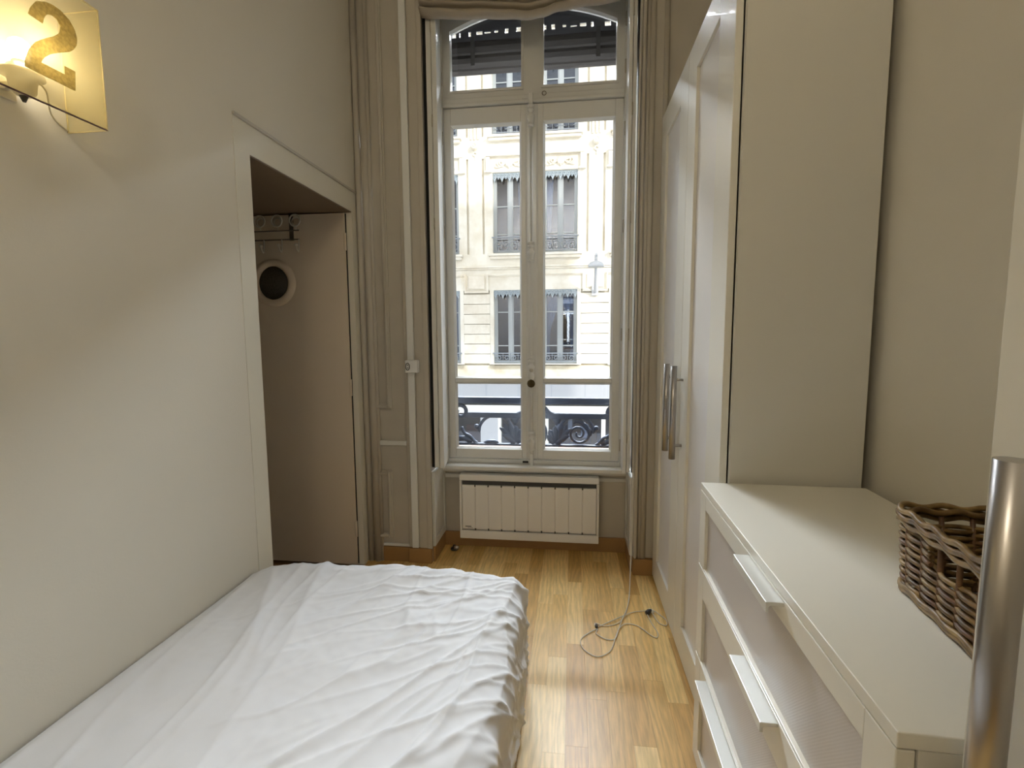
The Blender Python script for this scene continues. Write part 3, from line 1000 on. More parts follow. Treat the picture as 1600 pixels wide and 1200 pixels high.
# ------------------------------------------------------------------ radiator
rd = thing('radiator', 'low white electric panel radiator under the window', 'radiator', (-0.252, 2.80, 0.08))
RA, RB, RZ0, RZ1, RY0 = -0.664, 0.160, 0.084, 0.477, 2.776
q = MB()
q.box(RA, RB, RY0 + 0.004, RY0 + 0.066, RZ0, RZ0 + 0.052)
q.box(RA, RB, RY0 + 0.004, RY0 + 0.066, RZ1 - 0.036, RZ1)
q.box(RA, RA + 0.014, RY0 + 0.004, RY0 + 0.066, RZ0 + 0.052, RZ1 - 0.036)
q.box(RB - 0.014, RB, RY0 + 0.004, RY0 + 0.066, RZ0 + 0.052, RZ1 - 0.036)
q.build('casing', 'rad', rd, bevel=0.004)
MB().box(RA + 0.0145, RB - 0.0145, RY0 + 0.022, RY0 + 0.060, RZ0 + 0.0525, RZ1 - 0.0365).build('grille', 'rad_dark', rd)
npan = 10
pw_ = (RB - RA - 0.032) / npan
for i in range(npan):
    xa = RA + 0.016 + i * pw_
    q = MB()
    q.prism([(xa + 0.0012, RY0 + 0.0050), (xa + 0.006, RY0 + 0.004), (xa + pw_ - 0.006, RY0 + 0.004), (xa + pw_ - 0.0012, RY0 + 0.0050), (xa + pw_ - 0.0002, RY0 + 0.0062), (xa + pw_ - 0.0002, RY0 + 0.020), (xa + 0.0002, RY0 + 0.020), (xa + 0.0002, RY0 + 0.0062)], 'z', RZ0 + 0.060, RZ1 - 0.064)
    q.build('front_panel', 'rad', rd)
    for za, zb in ((RZ0 + 0.0535, RZ0 + 0.066), (RZ1 - 0.072, RZ1 - 0.060)):
        if i:
            MB().box(xa - 0.004, xa + 0.004, RY0 + 0.0025, RY0 + 0.006, za, zb).build('clip', 'rad_dark', rd)
MB().box(RA + 0.034, RA + 0.070, RY0 + 0.0030, RY0 + 0.0045, RZ0 + 0.074, RZ0 + 0.079).build('badge', 'rad_dark', rd)
MB().box(RA + 0.048, RA + 0.080, RY0 + 0.0030, RY0 + 0.0045, RZ0 + 0.067, RZ0 + 0.0685).build('badge', 'rad_dark', rd)
for xx in (-0.50, -0.01):
    MB().box(xx - 0.02, xx + 0.02, RY0 + 0.062, YW - 0.0005, 0.16, 0.40).build('bracket', 'rad_dark', rd)
pl = thing('pipe_valve', 'small dark metal valve on the floor at the left end of the radiator', 'valve', (-0.705, 2.80, 0))
q = MB().lathe([(0.0005, 0.0), (0.021, 0.0), (0.024, 0.006), (0.022, 0.013), (0.012, 0.018), (0.009, 0.030), (0.0005, 0.031)], (-0.705, 2.80, 0.0005), 'z', 14)
q.build('valve_body', 'dark_plastic', pl)
q = MB().lathe([(0.0005, -0.016), (0.010, -0.014), (0.012, 0.0), (0.010, 0.014), (0.0005, 0.016)], (-0.690, 2.79, 0.020), 'x', 12)
q.build('valve_cap', 'steel', pl)

# ------------------------------------------------------------------ trunking and socket
tr = MB().box(-0.902, -0.865, YP - 0.0275, YP - 0.0122, 0.090, ZC - 0.001)
tag(tr.build('cable_trunking', 'plastic', bevel=0.003), 'slim white cable duct running up the pilaster left of the window', 'cable duct')
so = thing('power_socket', 'white surface-mounted wall socket on the cable duct', 'socket', (-0.865, YP - 0.028, 1.13))
MB().box(-0.902, -0.832, YP - 0.070, YP - 0.0282, 1.100, 1.168).build('housing', 'plastic', so, bevel=0.004)
q = MB()
q.tube([(-0.886 + 0.0105 * math.cos(2 * PI * k / 20), YP - 0.0712, 1.134 + 0.019 * math.sin(2 * PI * k / 20)) for k in range(20)], 0.0022, 6, closed=True)
q.build('socket_rim', 'dark_plastic', so)
for zz in (1.126, 1.142):
    MB().tube([(-0.886, YP - 0.0712, zz), (-0.886, YP - 0.0695, zz)], 0.003, 8).build('socket_hole', 'gap_shade', so)

# ------------------------------------------------------------------ roman blind
def blind_bottom(x):
    t = (x - WX0) / (WX1 - WX0)
    k = [(0.0, 3.008), (0.06, 2.994), (0.25, 2.970), (0.42, 2.950), (0.50, 2.938), (0.56, 2.948), (0.64, 2.975), (0.76, 2.998), (1.0, 3.030)]
    for (a, za), (c, zc) in zip(k, k[1:]):
        if t <= c:
            s = (t - a) / (c - a); s = s * s * (3 - 2 * s)
            return za + (zc - za) * s
    return k[-1][1]
nx, folds = 60, 10
prof = []
for f in range(folds):
    for s in range(9):
        a = s / 9
        prof.append((f + a, math.sin(PI * a) ** 0.7))
prof.append((folds, 0.0))
vs = []
for (t, bulge) in prof:
    for i in range(nx + 1):
        xx = WX0 + 0.006 + (WX1 - WX0 - 0.012) * i / nx
        zb = blind_bottom(xx) - 0.072
        frac = t / folds
        zt_ = 3.262
        # upper folds stay level, lower ones follow the sag
        z = zb + (zt_ - zb) * (frac ** 0.92)
        wob = 0.006 * math.sin(xx * 9 + t * 1.7)
        y = 2.640 - 0.015 - 0.048 * bulge * (1 - 0.25 * frac) + wob * 0.6 + 0.012 * math.sin(xx * 4 + t)
        vs.append((xx, y, z + 0.010 * (bulge - 0.5) * math.sin(xx * 5 + t * 0.9)))
w = nx + 1
fs = [(j * w + i, j * w + i + 1, (j + 1) * w + i + 1, (j + 1) * w + i) for j in range(len(prof) - 1) for i in range(nx)]
rb = thing('roman_blind', 'beige linen roman blind gathered at the top of the window', 'blind', (WXC, 2.62, 3.1))
q = MB(); q.add(vs, fs, True)
fb = q.build('fabric', 'blind', rb)
sd = fb.modifiers.new('solid', 'SOLIDIFY'); sd.thickness = 0.003
MB().box(WX0 + 0.004, WX1 - 0.004, 2.632, 2.662, 3.24, 3.268).build('head_rail', 'wood_trim_paint', rb)

# pull cord of the blind, hanging at the right casing and coiled on the floor
cd = thing('blind_cord', 'thin white blind cord hanging beside the window, loops lying on the parquet', 'cord', (0.2, 2.2, 0))
zf = 0.0035
s1 = [(0.318, 2.560, 2.97), (0.318, 2.585, 2.2), (0.319, 2.583, 1.2), (0.321, 2.580, 0.45), (0.318, 2.565, 0.20), (0.308, 2.50, 0.075), (0.292, 2.38, 0.022), (0.270, 2.27, zf), (0.245, 2.182, zf), (0.205, 2.122, zf), (0.150, 2.100, zf), (0.112, 2.118, zf), (0.118, 2.090, zf), (0.185, 2.140, 0.006), (0.245, 2.185, 0.008), (0.29, 2.225, zf), (0.335, 2.240, zf), (0.372, 2.232, 0.010), (0.395, 2.155, zf), (0.425, 2.135, zf), (0.432, 2.180, zf), (0.395, 2.245, zf)]
MB().tube(catmull(s1, 8), 0.0021, 6).build('strand', 'cord', cd)
s2 = [(0.324, 2.562, 2.97), (0.323, 2.589, 2.2), (0.325, 2.587, 1.2), (0.327, 2.583, 0.45), (0.322, 2.56, 0.18), (0.306, 2.48, 0.06), (0.286, 2.34, 0.015), (0.262, 2.24, zf), (0.236, 2.160, 0.010), (0.205, 2.060, 0.006), (0.188, 2.005, zf), (0.168, 1.935, zf), (0.130, 1.892, zf), (0.095, 1.888, zf), (0.052, 1.930, zf), (0.045, 1.990, zf), (0.080, 2.040, zf), (0.118, 2.070, 0.006), (0.112, 2.040, zf), (0.150, 2.005, zf), (0.190, 2.012, zf), (0.215, 2.085, 0.008), (0.250, 2.128, zf), (0.300, 2.115, zf), (0.345, 2.055, zf), (0.368, 2.040, zf), (0.378, 2.075, zf), (0.362, 2.150, zf), (0.352, 2.215, 0.010)]
MB().tube(catmull(s2, 8), 0.0021, 6).build('strand', 'cord', cd)
q = MB().lathe([(0.0005, -0.022), (0.010, -0.018), (0.012, -0.004), (0.008, 0.010), (0.005, 0.020), (0.0005, 0.022)], (0, 0, 0), 'x', 12)
ca, sa = math.cos(0.9), math.sin(0.9)
q.v = [(0.362 + x_ * ca - y_ * sa, 2.222 + x_ * sa + y_ * ca, 0.0135 + z_) for x_, y_, z_ in q.v]
q.build('toggle', 'dark_plastic', cd, label='dark cord toggle')
q = MB().lathe([(0.0005, -0.015), (0.006, -0.013), (0.008, 0.0), (0.006, 0.013), (0.0005, 0.015)], (0, 0, 0), 'x', 10)
q.v = [(0.377 + x_ * sa + y_ * ca, 2.238 - x_ * ca + y_ * sa, 0.0095 + z_) for x_, y_, z_ in q.v]
q.build('toggle', 'plastic', cd)
q = MB().lathe([(0.0005, -0.014), (0.005, -0.012), (0.007, 0.0), (0.005, 0.012), (0.0005, 0.014)], (0, 0, 0), 'x', 10)
q.v = [(0.115 + y_, 2.086 + x_, 0.0085 + z_) for x_, y_, z_ in q.v]
q.build('bead', 'dark_plastic', cd)

# ------------------------------------------------------------------ wicker basket
BK = thing('wicker_basket', 'brown wicker basket with cut-out handles on the dresser top', 'basket', (0.668, 0.705, DH), rotz=-0.12, local=True)
bw, bl, bh = 0.130, 0.154, 0.140       # half sizes at the base, height


def loop(hw, hl, rad, n):
    """n points round a rounded rectangle"""
    segs = []
    cs = [(hw - rad, hl - rad, 0), (-(hw - rad), hl - rad, 90), (-(hw - rad), -(hl - rad), 180), (hw - rad, -(hl - rad), 270)]
    pts = []
    for cx_, cy_, a0 in cs:
        for k in range(9):
            a = math.radians(a0 + 90 * k / 8)
            pts.append((cx_ + rad * math.cos(a), cy_ + rad * math.sin(a)))
    # resample evenly
    P = pts + [pts[0]]
    d = [0]
    for a, c in zip(P, P[1:]):
        d.append(d[-1] + math.dist(a, c))
    out = []
    k = 0
    for i in range(n):
        t = d[-1] * i / n
        while d[k + 1] < t: k += 1
        s = (t - d[k]) / max(d[k + 1] - d[k], 1e-9)
        out.append((P[k][0] + (P[k + 1][0] - P[k][0]) * s, P[k][1] + (P[k + 1][1] - P[k][1]) * s))
    return out


def bk_loop(z, n, off=0.0):
    f = z / bh
    return loop(bw + 0.005 * f + off, bl + 0.012 * f + off, 0.028, n)


NST = 26
rows = 17
rw = 0.0039
zb0 = 0.010
dz = (bh - 0.030 - zb0) / rows
for r in range(rows):
    z = zb0 + dz * (r + 0.5)
    n = NST * 6
    base = bk_loop(z, n)
    pts = []
    for i, (xx, yy) in enumerate(base):
        ph = PI * (i / 6.0) + (PI if r % 2 else 0)
        L = math.hypot(xx, yy)
        k = 0.0046 * math.sin(ph)
        # outward direction from the neighbours
        ax, ay = base[i - 1]; cx_, cy_ = base[(i + 1) % n]
        tx, ty = cx_ - ax, cy_ - ay
        tl = math.hypot(tx, ty)
        pts.append((xx + ty / tl * k, yy - tx / tl * k, z + 0.0012 * noise.noise((i * 0.21, r * 3.3, 0))))
    gap = rows - 6 <= r <= rows - 1 and r >= rows - 5
    mat = ('wicker', 'wicker', 'wicker_light', 'wicker', 'wicker_dark')[(r * 7) % 5]
    if gap:
        # leave the hand holes open in the middle of both long sides
        keep, cur = [], []
        for i, p in enumerate(pts):
            hole = abs(p[1]) < 0.050
            if hole:
                if len(cur) > 2: keep.append(cur)
                cur = []
            else:
                cur.append(p)
        if cur:
            if keep and not abs(pts[0][1]) < 0.050: keep[0] = cur + keep[0]
            else: keep.append(cur)
        q = MB()
        for c in keep: q.tube(c, rw, 5)
        q.build('weaver', mat, BK, origin=(0, 0, 0))
    else:
        MB().tube(pts, rw, 5, closed=True).build('weaver', mat, BK, origin=(0, 0, 0))
b0, b1 = bk_loop(0.004, NST * 2), bk_loop(bh - 0.012, NST * 2)
for k in range(NST):
    i = k * 2
    p0, p1 = b0[i], b1[i]
    MB().tube([(p0[0], p0[1], 0.004), (p1[0], p1[1], bh - 0.012)], 0.0042, 6).build('stake', 'wicker_dark', BK, origin=(0, 0, 0))
for (zc, off, mt, ph0) in ((bh - 0.020, 0.004, 'wicker_light', 0), (bh - 0.011, 0.005, 'wicker', 1.6), (bh - 0.002, 0.004, 'wicker_light', 3.2), (bh - 0.008, -0.005, 'wicker', 4.7)):
    pts = []
    base = bk_loop(bh - 0.008, 160, off)
    for i, (xx, yy) in enumerate(base):
        a = 2 * PI * i / 160 * 20 + ph0
        pts.append((xx, yy, zc + 0.0028 * math.sin(a)))
    MB().tube(pts, 0.0052, 6, closed=True).build('rim', mt, BK, origin=(0, 0, 0))
for (zc, off) in ((0.0065, 0.004), (0.013, 0.005)):
    pts = [(xx, yy, zc + 0.002 * math.sin(2 * PI * i / 120 * 18)) for i, (xx, yy) in enumerate(bk_loop(0.004, 120, off))]
    MB().tube(pts, 0.0048, 6, closed=True).build('foot_band', 'wicker_light', BK, origin=(0, 0, 0))
q = MB()
for k in range(-12, 13):
    yy = k * 0.0105
    q.tube([(-bw + 0.004, yy, 0.007), (bw - 0.004, yy, 0.007)], 0.0052, 5)
q.build('base', 'wicker_dark', BK, origin=(0, 0, 0))

# ------------------------------------------------------------------ wall lamp
LX0, LX1, LY0, LY1, LZ0, LZ1 = XL, -1.066, 0.79, 1.057, 1.775, 2.034
wl = thing('wall_lamp', 'lit parchment box wall lamp with a golden number 2 above the bed', 'lamp', (XL, 0.92, 1.9))
front = MB().box(LX1 - 0.002, LX1, LY0, LY1, LZ0, LZ1).build('front_sheet', 'sheet', wl)
MB().box(LX0 + 0.001, LX1 - 0.002, LY1 - 0.002, LY1, LZ0, LZ1).build('side_sheet', 'sheet', wl)
MB().box(LX0 + 0.001, LX1 - 0.002, LY0, LY0 + 0.002, LZ0, LZ1).build('side_sheet', 'sheet', wl)
q = MB()
for yy in (LY0, LY1):
    q.tube([(LX1, yy, LZ0), (LX1, yy, LZ1)], 0.0013, 6)
    q.tube([(LX0 + 0.002, yy, LZ0), (LX0 + 0.002, yy, LZ1)], 0.0013, 6)
    q.tube([(LX0 + 0.002, yy, LZ1), (LX1, yy, LZ1)], 0.0013, 6)
    q.tube([(LX0 + 0.002, yy, LZ0), (LX1, yy, LZ0)], 0.0013, 6)
q.tube([(LX1, LY0, LZ1), (LX1, LY1, LZ1)], 0.0013, 6)
q.build('sheet_edge', 'sheet_edge', wl)
MB().box(LX1 - 0.0022, LX1 + 0.0008, LY0, LY1 + 0.001, LZ0 - 0.001, LZ0 + 0.0016).build('lower_edge', 'dark_edge', wl)
two = [(0.9044, 1.9351), (0.9100, 1.9505), (0.9219, 1.9684), (0.9414, 1.9795), (0.9560, 1.9822), (0.9700, 1.9808), (0.9874, 1.9723), (0.9975, 1.9585), (1.0013, 1.9419), (0.9985, 1.9275), (0.9910, 1.9150), (0.9810, 1.9050), (0.9597, 1.8920), (0.9400, 1.8786), (0.9270, 1.8650), (0.9201, 1.8528), (0.9668, 1.8528), (0.9675, 1.8700), (0.9900, 1.8704), (0.9870, 1.8289), (0.8889, 1.8293), (0.8903, 1.8435), (0.8990, 1.8663), (0.9144, 1.8886), (0.9346, 1.9068), (0.9525, 1.9205), (0.9634, 1.9327), (0.9668, 1.9469), (0.9619, 1.9565), (0.9520, 1.9600), (0.9413, 1.9558), (0.9346, 1.9454), (0.9309, 1.9320)]
MB().prism(two, 'x', LX1 + 0.0003, LX1 + 0.0016).build('digit', 'digit', front, label='golden number 2')
BX, BY, BZ = -1.118, 0.925, 1.884
q = MB().lathe([(0.0005, 0.021), (0.009, 0.0195), (0.0155, 0.014), (0.0185, 0.005), (0.0185, -0.004), (0.016, -0.014), (0.013, -0.026)], (BX, BY, BZ), 'z', 20)
q.build('bulb', 'bulb', wl, label='glowing bulb')
q = MB().lathe([(0.0135, -0.022), (0.0145, -0.030), (0.022, -0.034), (0.026, -0.042), (0.036, -0.046), (0.037, -0.052), (0.024, -0.056), (0.021, -0.082), (0.012, -0.090), (0.0005, -0.092)], (BX, BY, BZ), 'z', 22)
q.build('lamp_holder', 'porcelain', wl)
MB().tube([(BX, BY, BZ - 0.090), (BX, BY, BZ - 0.102)], [0.008, 0.003], 10).build('cable_gland', 'dark_plastic', wl)
q = MB().box(LX0 + 0.0005, LX0 + 0.006, BY - 0.025, BY + 0.025, BZ - 0.09, BZ - 0.02)
q.box(LX0 + 0.006, BX - 0.02, BY - 0.008, BY + 0.008, BZ - 0.075, BZ - 0.062)
q.build('bracket', 'porcelain', wl, bevel=0.002)
MB().tube(catmull([(BX + 0.02, BY + 0.01, BZ - 0.056), (BX - 0.01, BY + 0.055, BZ - 0.056), (LX0 + 0.004, BY + 0.095, BZ - 0.085), (LX0 + 0.004, LY1 - 0.004, BZ - 0.105)], 6), 0.0018, 6).build('cable', 'porcelain', wl)

# ------------------------------------------------------------------ unseen globe lamp added at the back of the room to brighten it
pd = thing('added_fill_lamp', 'added unseen fill lamp, a white glass globe hanging at the back of the room', 'lamp', (-0.487, -0.35, ZC))
MB().lathe([(0.0005, 0.0), (0.05, -0.002), (0.05, -0.02), (0.012, -0.035), (0.0005, -0.036)], (-0.487, -0.35, ZC - 0.0005), 'z', 20).build('ceiling_rose', 'plastic', pd)
MB().tube([(-0.487, -0.35, ZC - 0.03), (-0.487, -0.35, 2.86)], 0.003, 6).build('cable', 'plastic', pd)
MB().lathe([(0.0005, 0.0), (0.022, 0.0), (0.026, -0.03), (0.035, -0.05)], (-0.487, -0.35, 2.86), 'z', 16).build('holder', 'plastic', pd)
MB().lathe([(0.03, 0.118)] + [(0.122 * math.sin(math.radians(a)), 0.122 * math.cos(math.radians(a))) for a in range(18, 175, 9)] + [(0.0005, -0.122)], (-0.487, -0.35, 2.70), 'z', 28).build('globe', 'globe', pd)

# ------------------------------------------------------------------ window railing outside
rl = thing('window_railing', 'dark cast-iron guard railing with scrolls outside the window', 'railing', (WXC, 3.12, 0.55))
GY = 3.12
C0 = WXC
def rail_box(nm, z0, z1, d, x0=-0.80, x1=0.335):
    return MB().box(x0, x1, GY - d, GY + d, z0, z1).build(nm, 'iron', rl, bevel=0.004)
rail_box('handrail', 0.858, 0.902, 0.028)
rail_box('mid_rail', 0.764, 0.800, 0.012, -0.70, 0.235)
rail_box('bottom_rail', 0.580, 0.596, 0.014)
for s in (-1, 1):
    def SX(v): return C0 + s * v
    # end post with a volute
    q = MB()
    pts = [(SX(a - C0), y_, z_) for a, y_, z_ in spiral(C0 + 0.495, 0.800, 0.058, 0.018, -60, 400, 40, GY)]
    q.tube(pts, [0.016 - 0.007 * i / 40 for i in range(41)], 8, flat=0.8, up=(0, 1, 0))
    q.tube([(SX(0.545), GY, 0.59), (SX(0.535), GY, 0.70), (SX(0.528), GY, 0.76)], 0.020, 8, flat=0.7, up=(0, 1, 0))
    q.build('volute', 'iron', rl)
    # lower S scroll
    q = MB().tube(catmull([(SX(0.49), GY, 0.70), (SX(0.470), GY, 0.658), (SX(0.435), GY, 0.640), (SX(0.405), GY, 0.606), (SX(0.385), GY, 0.594)], 6), 0.011, 8, flat=0.7, up=(0, 1, 0))
    q.tube([(SX(0.52), GY, 0.62), (SX(0.47), GY, 0.625), (SX(0.42), GY, 0.60)], 0.018, 8, flat=0.6, up=(0, 1, 0))
    q.build('scroll', 'iron', rl)
    # arch
    pth = [(SX(a - C0), y_, z_) for a, y_, z_ in arc(C0 + 0.262, 0.668, 0.112, -10, 180, 30, GY)]
    pth = [(SX(0.385), GY, 0.700), (SX(0.370), GY, 0.690)] + pth[2:-4] + [(SX(0.158), GY, 0.712), (SX(0.140), GY, 0.680)]
    q = MB().tube(catmull(pth, 2), 0.0105, 8, flat=0.8, up=(0, 1, 0))
    q.lathe([(0.0005, -0.012), (0.013, -0.010), (0.017, 0.0), (0.013, 0.010), (0.0005, 0.012)], (SX(0.388), GY, 0.704), 'y', 12)
    q.build('arch_scroll', 'iron', rl)
    # acanthus leaf at the foot of the arch: overlapping lobes
    q = MB()
    lobes = [((0.150, 0.595), (0.205, 0.735), 0.020), ((0.140, 0.60), (0.232, 0.715), 0.020), ((0.130, 0.60), (0.218, 0.668), 0.020), ((0.125, 0.60), (0.125, 0.715), 0.026), ((0.120, 0.60), (0.088, 0.705), 0.022), ((0.118, 0.60), (0.075, 0.668), 0.020), ((0.150, 0.60), (0.170, 0.74), 0.022)]
    for k, ((xa, za), (xb, zb), rr) in enumerate(lobes):
        n = 9
        pts = []; rs = []
        for i in range(n + 1):
            t = i / n
            pts.append((SX(xa + (xb - xa) * t), GY - 0.006 - 0.004 * (k % 3) - 0.012 * t * t, za + (zb - za) * t + (-0.012 * max(0, t - 0.75) * 4 if k in (1, 2, 4, 5) else 0)))
            rs.append(max(0.002, rr * math.sin(PI * (0.12 + 0.83 * t)) ** 0.8))
        q.tube(pts, rs, 8, flat=0.45, up=(0, 1, 0))
    q.build('acanthus_leaf', 'iron', rl)
    # drop under the mid rail
    q = MB().tube([(SX(0.135), GY, 0.766), (SX(0.135), GY, 0.752), (SX(0.135), GY, 0.735), (SX(0.135), GY, 0.718)], [0.030, 0.026, 0.016, 0.004], 8, flat=0.4, up=(0, 1, 0))
    q.build('drop', 'iron', rl)
    # shoulder from mid rail up to the centre motif
    q = MB().tube(catmull([(SX(0.115), GY, 0.785), (SX(0.080), GY, 0.800), (SX(0.045), GY, 0.838), (SX(0.015), GY, 0.858)], 5), 0.020, 8, flat=0.6, up=(0, 1, 0))
    q.build('shoulder', 'iron', rl)
# spiral inside the right arch
q = MB().tube(spiral(0.044, 0.668, 0.074, 0.010, 65, 65 - 640, 70, GY), [0.0095 - 0.003 * i / 70 for i in range(71)], 8, flat=0.8, up=(0, 1, 0))
q.tube(catmull([(0.110, GY, 0.70), (0.085, GY, 0.715), (0.06, GY, 0.742), (0.03, GY, 0.748), (0.012, GY, 0.730)], 5), [0.006 + 0.010 * math.sin(PI * i / 20) for i in range(21)], 8, flat=0.6, up=(0, 1, 0))
q.tube(catmull([(0.10, GY, 0.64), (0.115, GY, 0.668), (0.105, GY, 0.695), (0.08, GY, 0.705)], 5), [0.005 + 0.012 * math.sin(PI * i / 15) for i in range(16)], 8, flat=0.6, up=(0, 1, 0))
q.build('spiral_scroll', 'iron', rl)
q = MB().tube([(-0.575, GY, 0.598), (-0.545, GY, 0.606), (-0.50, GY, 0.608), (-0.475, GY, 0.598)], [0.004, 0.012, 0.012, 0.004], 8)
q.build('broken_stub', 'iron', rl)
# oval centre motif, mostly behind the meeting stiles
q = MB()
q.tube([(C0 + 0.062 * math.cos(2 * PI * k / 32), GY, 0.668 + 0.078 * math.sin(2 * PI * k / 32)) for k in range(32)], 0.016, 8, closed=True, flat=0.7, up=(0, 1, 0))
q.lathe([(0.0005, -0.018), (0.022, -0.012), (0.034, 0.0), (0.030, 0.008), (0.0005, 0.010)], (C0, GY, 0.668), 'y', 18)
q.build('oval_boss', 'iron', rl)
q = MB().box(-0.83, 0.37, 2.905, 3.30, 0.515, 0.548)
q.box(-0.79, 0.335, 2.935, 3.02, 0.548, 0.572)
ext_sill = q.build('trim_1', 'old_sill', bevel=0.004)
struct(ext_sill, 'weathered brown outer sill below the iron railing', 'sill')

# outer reveal of our own window
q = MB().box(-9, -0.83, 3.051, 3.35, -4.3, 11).box(0.37, 9, 3.051, 3.35, -4.3, 11).box(-0.83, 0.37, 3.051, 3.35, 3.45, 11).box(-0.83, 0.37, 3.051, 3.34, -4.3, 0.50)
struct(q.build('wall_outer', 'dark_render', bevel=0.004), 'stone outer wall around the window', 'wall')

# rolled slat blind and pierced valance outside
rs = thing('rolled_shutter', 'dark slatted outdoor blind rolled up behind the arched panes', 'blind', (WXC, 3.12, 3.0))
for k, (yy, zz, rr) in enumerate(((3.105, 3.012, 0.056), (3.11, 2.955, 0.050), (3.115, 2.914, 0.026))):
    q = MB()
    n = 12
    q.lathe([(0.0005, -0.80), (rr, -0.80), (rr, 0.345), (0.0005, 0.345)], (0, yy, zz), 'x', n)
    q.sm = [False] * len(q.sm)
    q.build('slat_roll', 'slat', rs)
for xx in (-0.60, 0.14):
    MB().box(xx - 0.012, xx + 0.012, 3.045, 3.0475, 2.905, 3.07).build('strap', 'dark_plastic', rs)
va = thing('pierced_valance', 'pierced dark metal valance hanging outside above the rolled blind', 'valance', (WXC, 3.24, 3.1))
def pierced(zlo, zhi, holes, yy):
    q = MB()
    last = -0.83
    zl = [zlo, None]
    for (xa, xb, za, zb, sk) in holes:
        # solid run up to the hole, then the strips above and below it
        q.prism([(last, zlo), (xa, zlo), (xa + sk, zhi), (last if last == -0.83 else last + lsk, zhi)] if last == -0.83 else [(last, zlo), (xa, zlo), (xa + sk, zhi), (last + lsk, zhi)], 'y', yy, yy + 0.006)
        def lerp(z): return sk * (z - zlo) / (zhi - zlo)
        q.prism([(xa, zlo), (xb, zlo), (xb + lerp(za), za), (xa + lerp(za), za)], 'y', yy, yy + 0.006)
        q.prism([(xa + lerp(zb), zb), (xb + lerp(zb), zb), (xb + sk, zhi), (xa + sk, zhi)], 'y', yy, yy + 0.006)
        last, lsk = xb, sk
    q.prism([(last, zlo), (0.37, zlo), (0.37, zhi), (last + lsk, zhi)], 'y', yy, yy + 0.006)
    return q
holes = []
hx = [(-0.745, 0.022, 0.0, 3.100, 3.125, 0.02), (-0.690, 0.006, 0, 3.100, 3.128, 0.0), (-0.640, 0.014, 0, 3.102, 3.128, 0.012), (-0.585, 0.036, 0, 3.108, 3.128, 0.0), (-0.535, 0.036, 0, 3.112, 3.122, 0.0), (-0.480, 0.020, 0, 3.112, 3.126, 0.012), (-0.420, 0.020, 0, 3.104, 3.132, 0.016), (-0.350, 0.026, 0, 3.108, 3.134, 0.014), (-0.285, 0.02, 0, 3.106, 3.132, 0), (-0.19, 0.026, 0, 3.106, 3.132, 0.0), (-0.125, 0.020, 0, 3.104, 3.134, -0.014), (-0.060, 0.020, 0, 3.112, 3.126, -0.012), (-0.02, 0.036, 0, 3.110, 3.118, 0.0), (0.035, 0.036, 0, 3.108, 3.128, 0.0), (0.105, 0.014, 0, 3.102, 3.130, -0.010), (0.19, 0.034, 0, 3.100, 3.126, -0.02)]
for (a, ww, _, za, zb, sk) in hx:
    holes.append((a * 1.045, (a + ww) * 1.045, 1.3 + (za - 1.3) * 1.045, 1.3 + (zb - 1.3) * 1.045, sk))
pierced(3.06, 3.295, holes, 3.24).build('valance_plate', 'valance', va)
holes2 = [(-0.52, -0.44, 3.318, 3.340, 0.02), (-0.41, -0.34, 3.324, 3.340, 0.0), (-0.17, -0.07, 3.318, 3.348, -0.03), (-0.02, 0.07, 3.328, 3.344, -0.02)]
pierced(3.295, 3.43, holes2, 3.24).build('valance_plate', 'valance', va)

# ------------------------------------------------------------------ the building across the street
YF = 15.5
bd = thing('apartment_building', 'cream limestone building across the street with grey iron lambrequins', 'building', (-1.165, YF, -4.3))
PC, PER = -1.1675, 3.715
pairs = [PC + k * PER for k in (-1, 0, 1)]
WI, WO = 0.255, 1.3125        # inner and outer edge of each window from its pair's centre
floors = [(0.40, 2.72), (3.87, 6.29), (7.40, 9.60)]
xe0, xe1 = PC - 1.5 * PER - 0.5, PC + 1.5 * PER + 0.5
q = MB()
DEP = 0.32
zlev = [0.34]
# solid spandrels between window bands
for za, zb in ((0.34, 0.40), (2.72, 3.87), (6.29, 7.40), (9.60, 10.30)):
    q.box(xe0, xe1, YF + 0.10, YF + DEP, za, zb)
for (za, zb) in floors:
    edges = [xe0]
    for c in pairs:
        edges += [c - WO, c - WI, c + WI, c + WO]
    edges.append(xe1)
    for i in range(0, len(edges), 2):
        q.box(edges[i], edges[i + 1], YF + 0.10, YF + DEP, za, zb)
q.build('wall', 'stucco', bd)
# raised faces of the first and second storeys, leaving grooves beside the piers
q = MB()
piers = [PC + (k + 0.5) * PER for k in (-2, -1, 0, 1)]
for zi in (1, 2):
    za, zb = (3.87, 6.29) if zi == 1 else (7.40, 9.60)
    ztop = 6.74 if zi == 1 else 10.2
    for p in piers:
        q.box(p - 0.215, p + 0.215, YF, YF + 0.10, za - 0.02, ztop)
    for c in pairs:
        for s in (-1, 1):
            q.box(c + s * WO, c + s * (WO + 0.265), YF, YF + 0.10, za - 0.02, ztop)
        q.box(c - WI, c + WI, YF, YF + 0.10, za - 0.02, zb)
        q.box(c - WO, c + WO, YF, YF + 0.10, zb, ztop)
q.box(xe0, xe1, YF, YF + 0.10, 6.74, 7.38)
q.box(xe0, xe1, YF, YF + 0.10, 3.47, 3.85)
q.box(xe0, xe1, YF, YF + 0.10, 2.72, 3.47)
for c in pairs:
    q.box(c - WI, c + WI, YF, YF + 0.10, 0.34, 2.72)
    for s in (-1, 1):
        q.box(c + s * WO, c + s * (WO + 0.12), YF, YF + 0.10, 0.34, 2.72)
q.build('wall_face', 'stucco', bd)
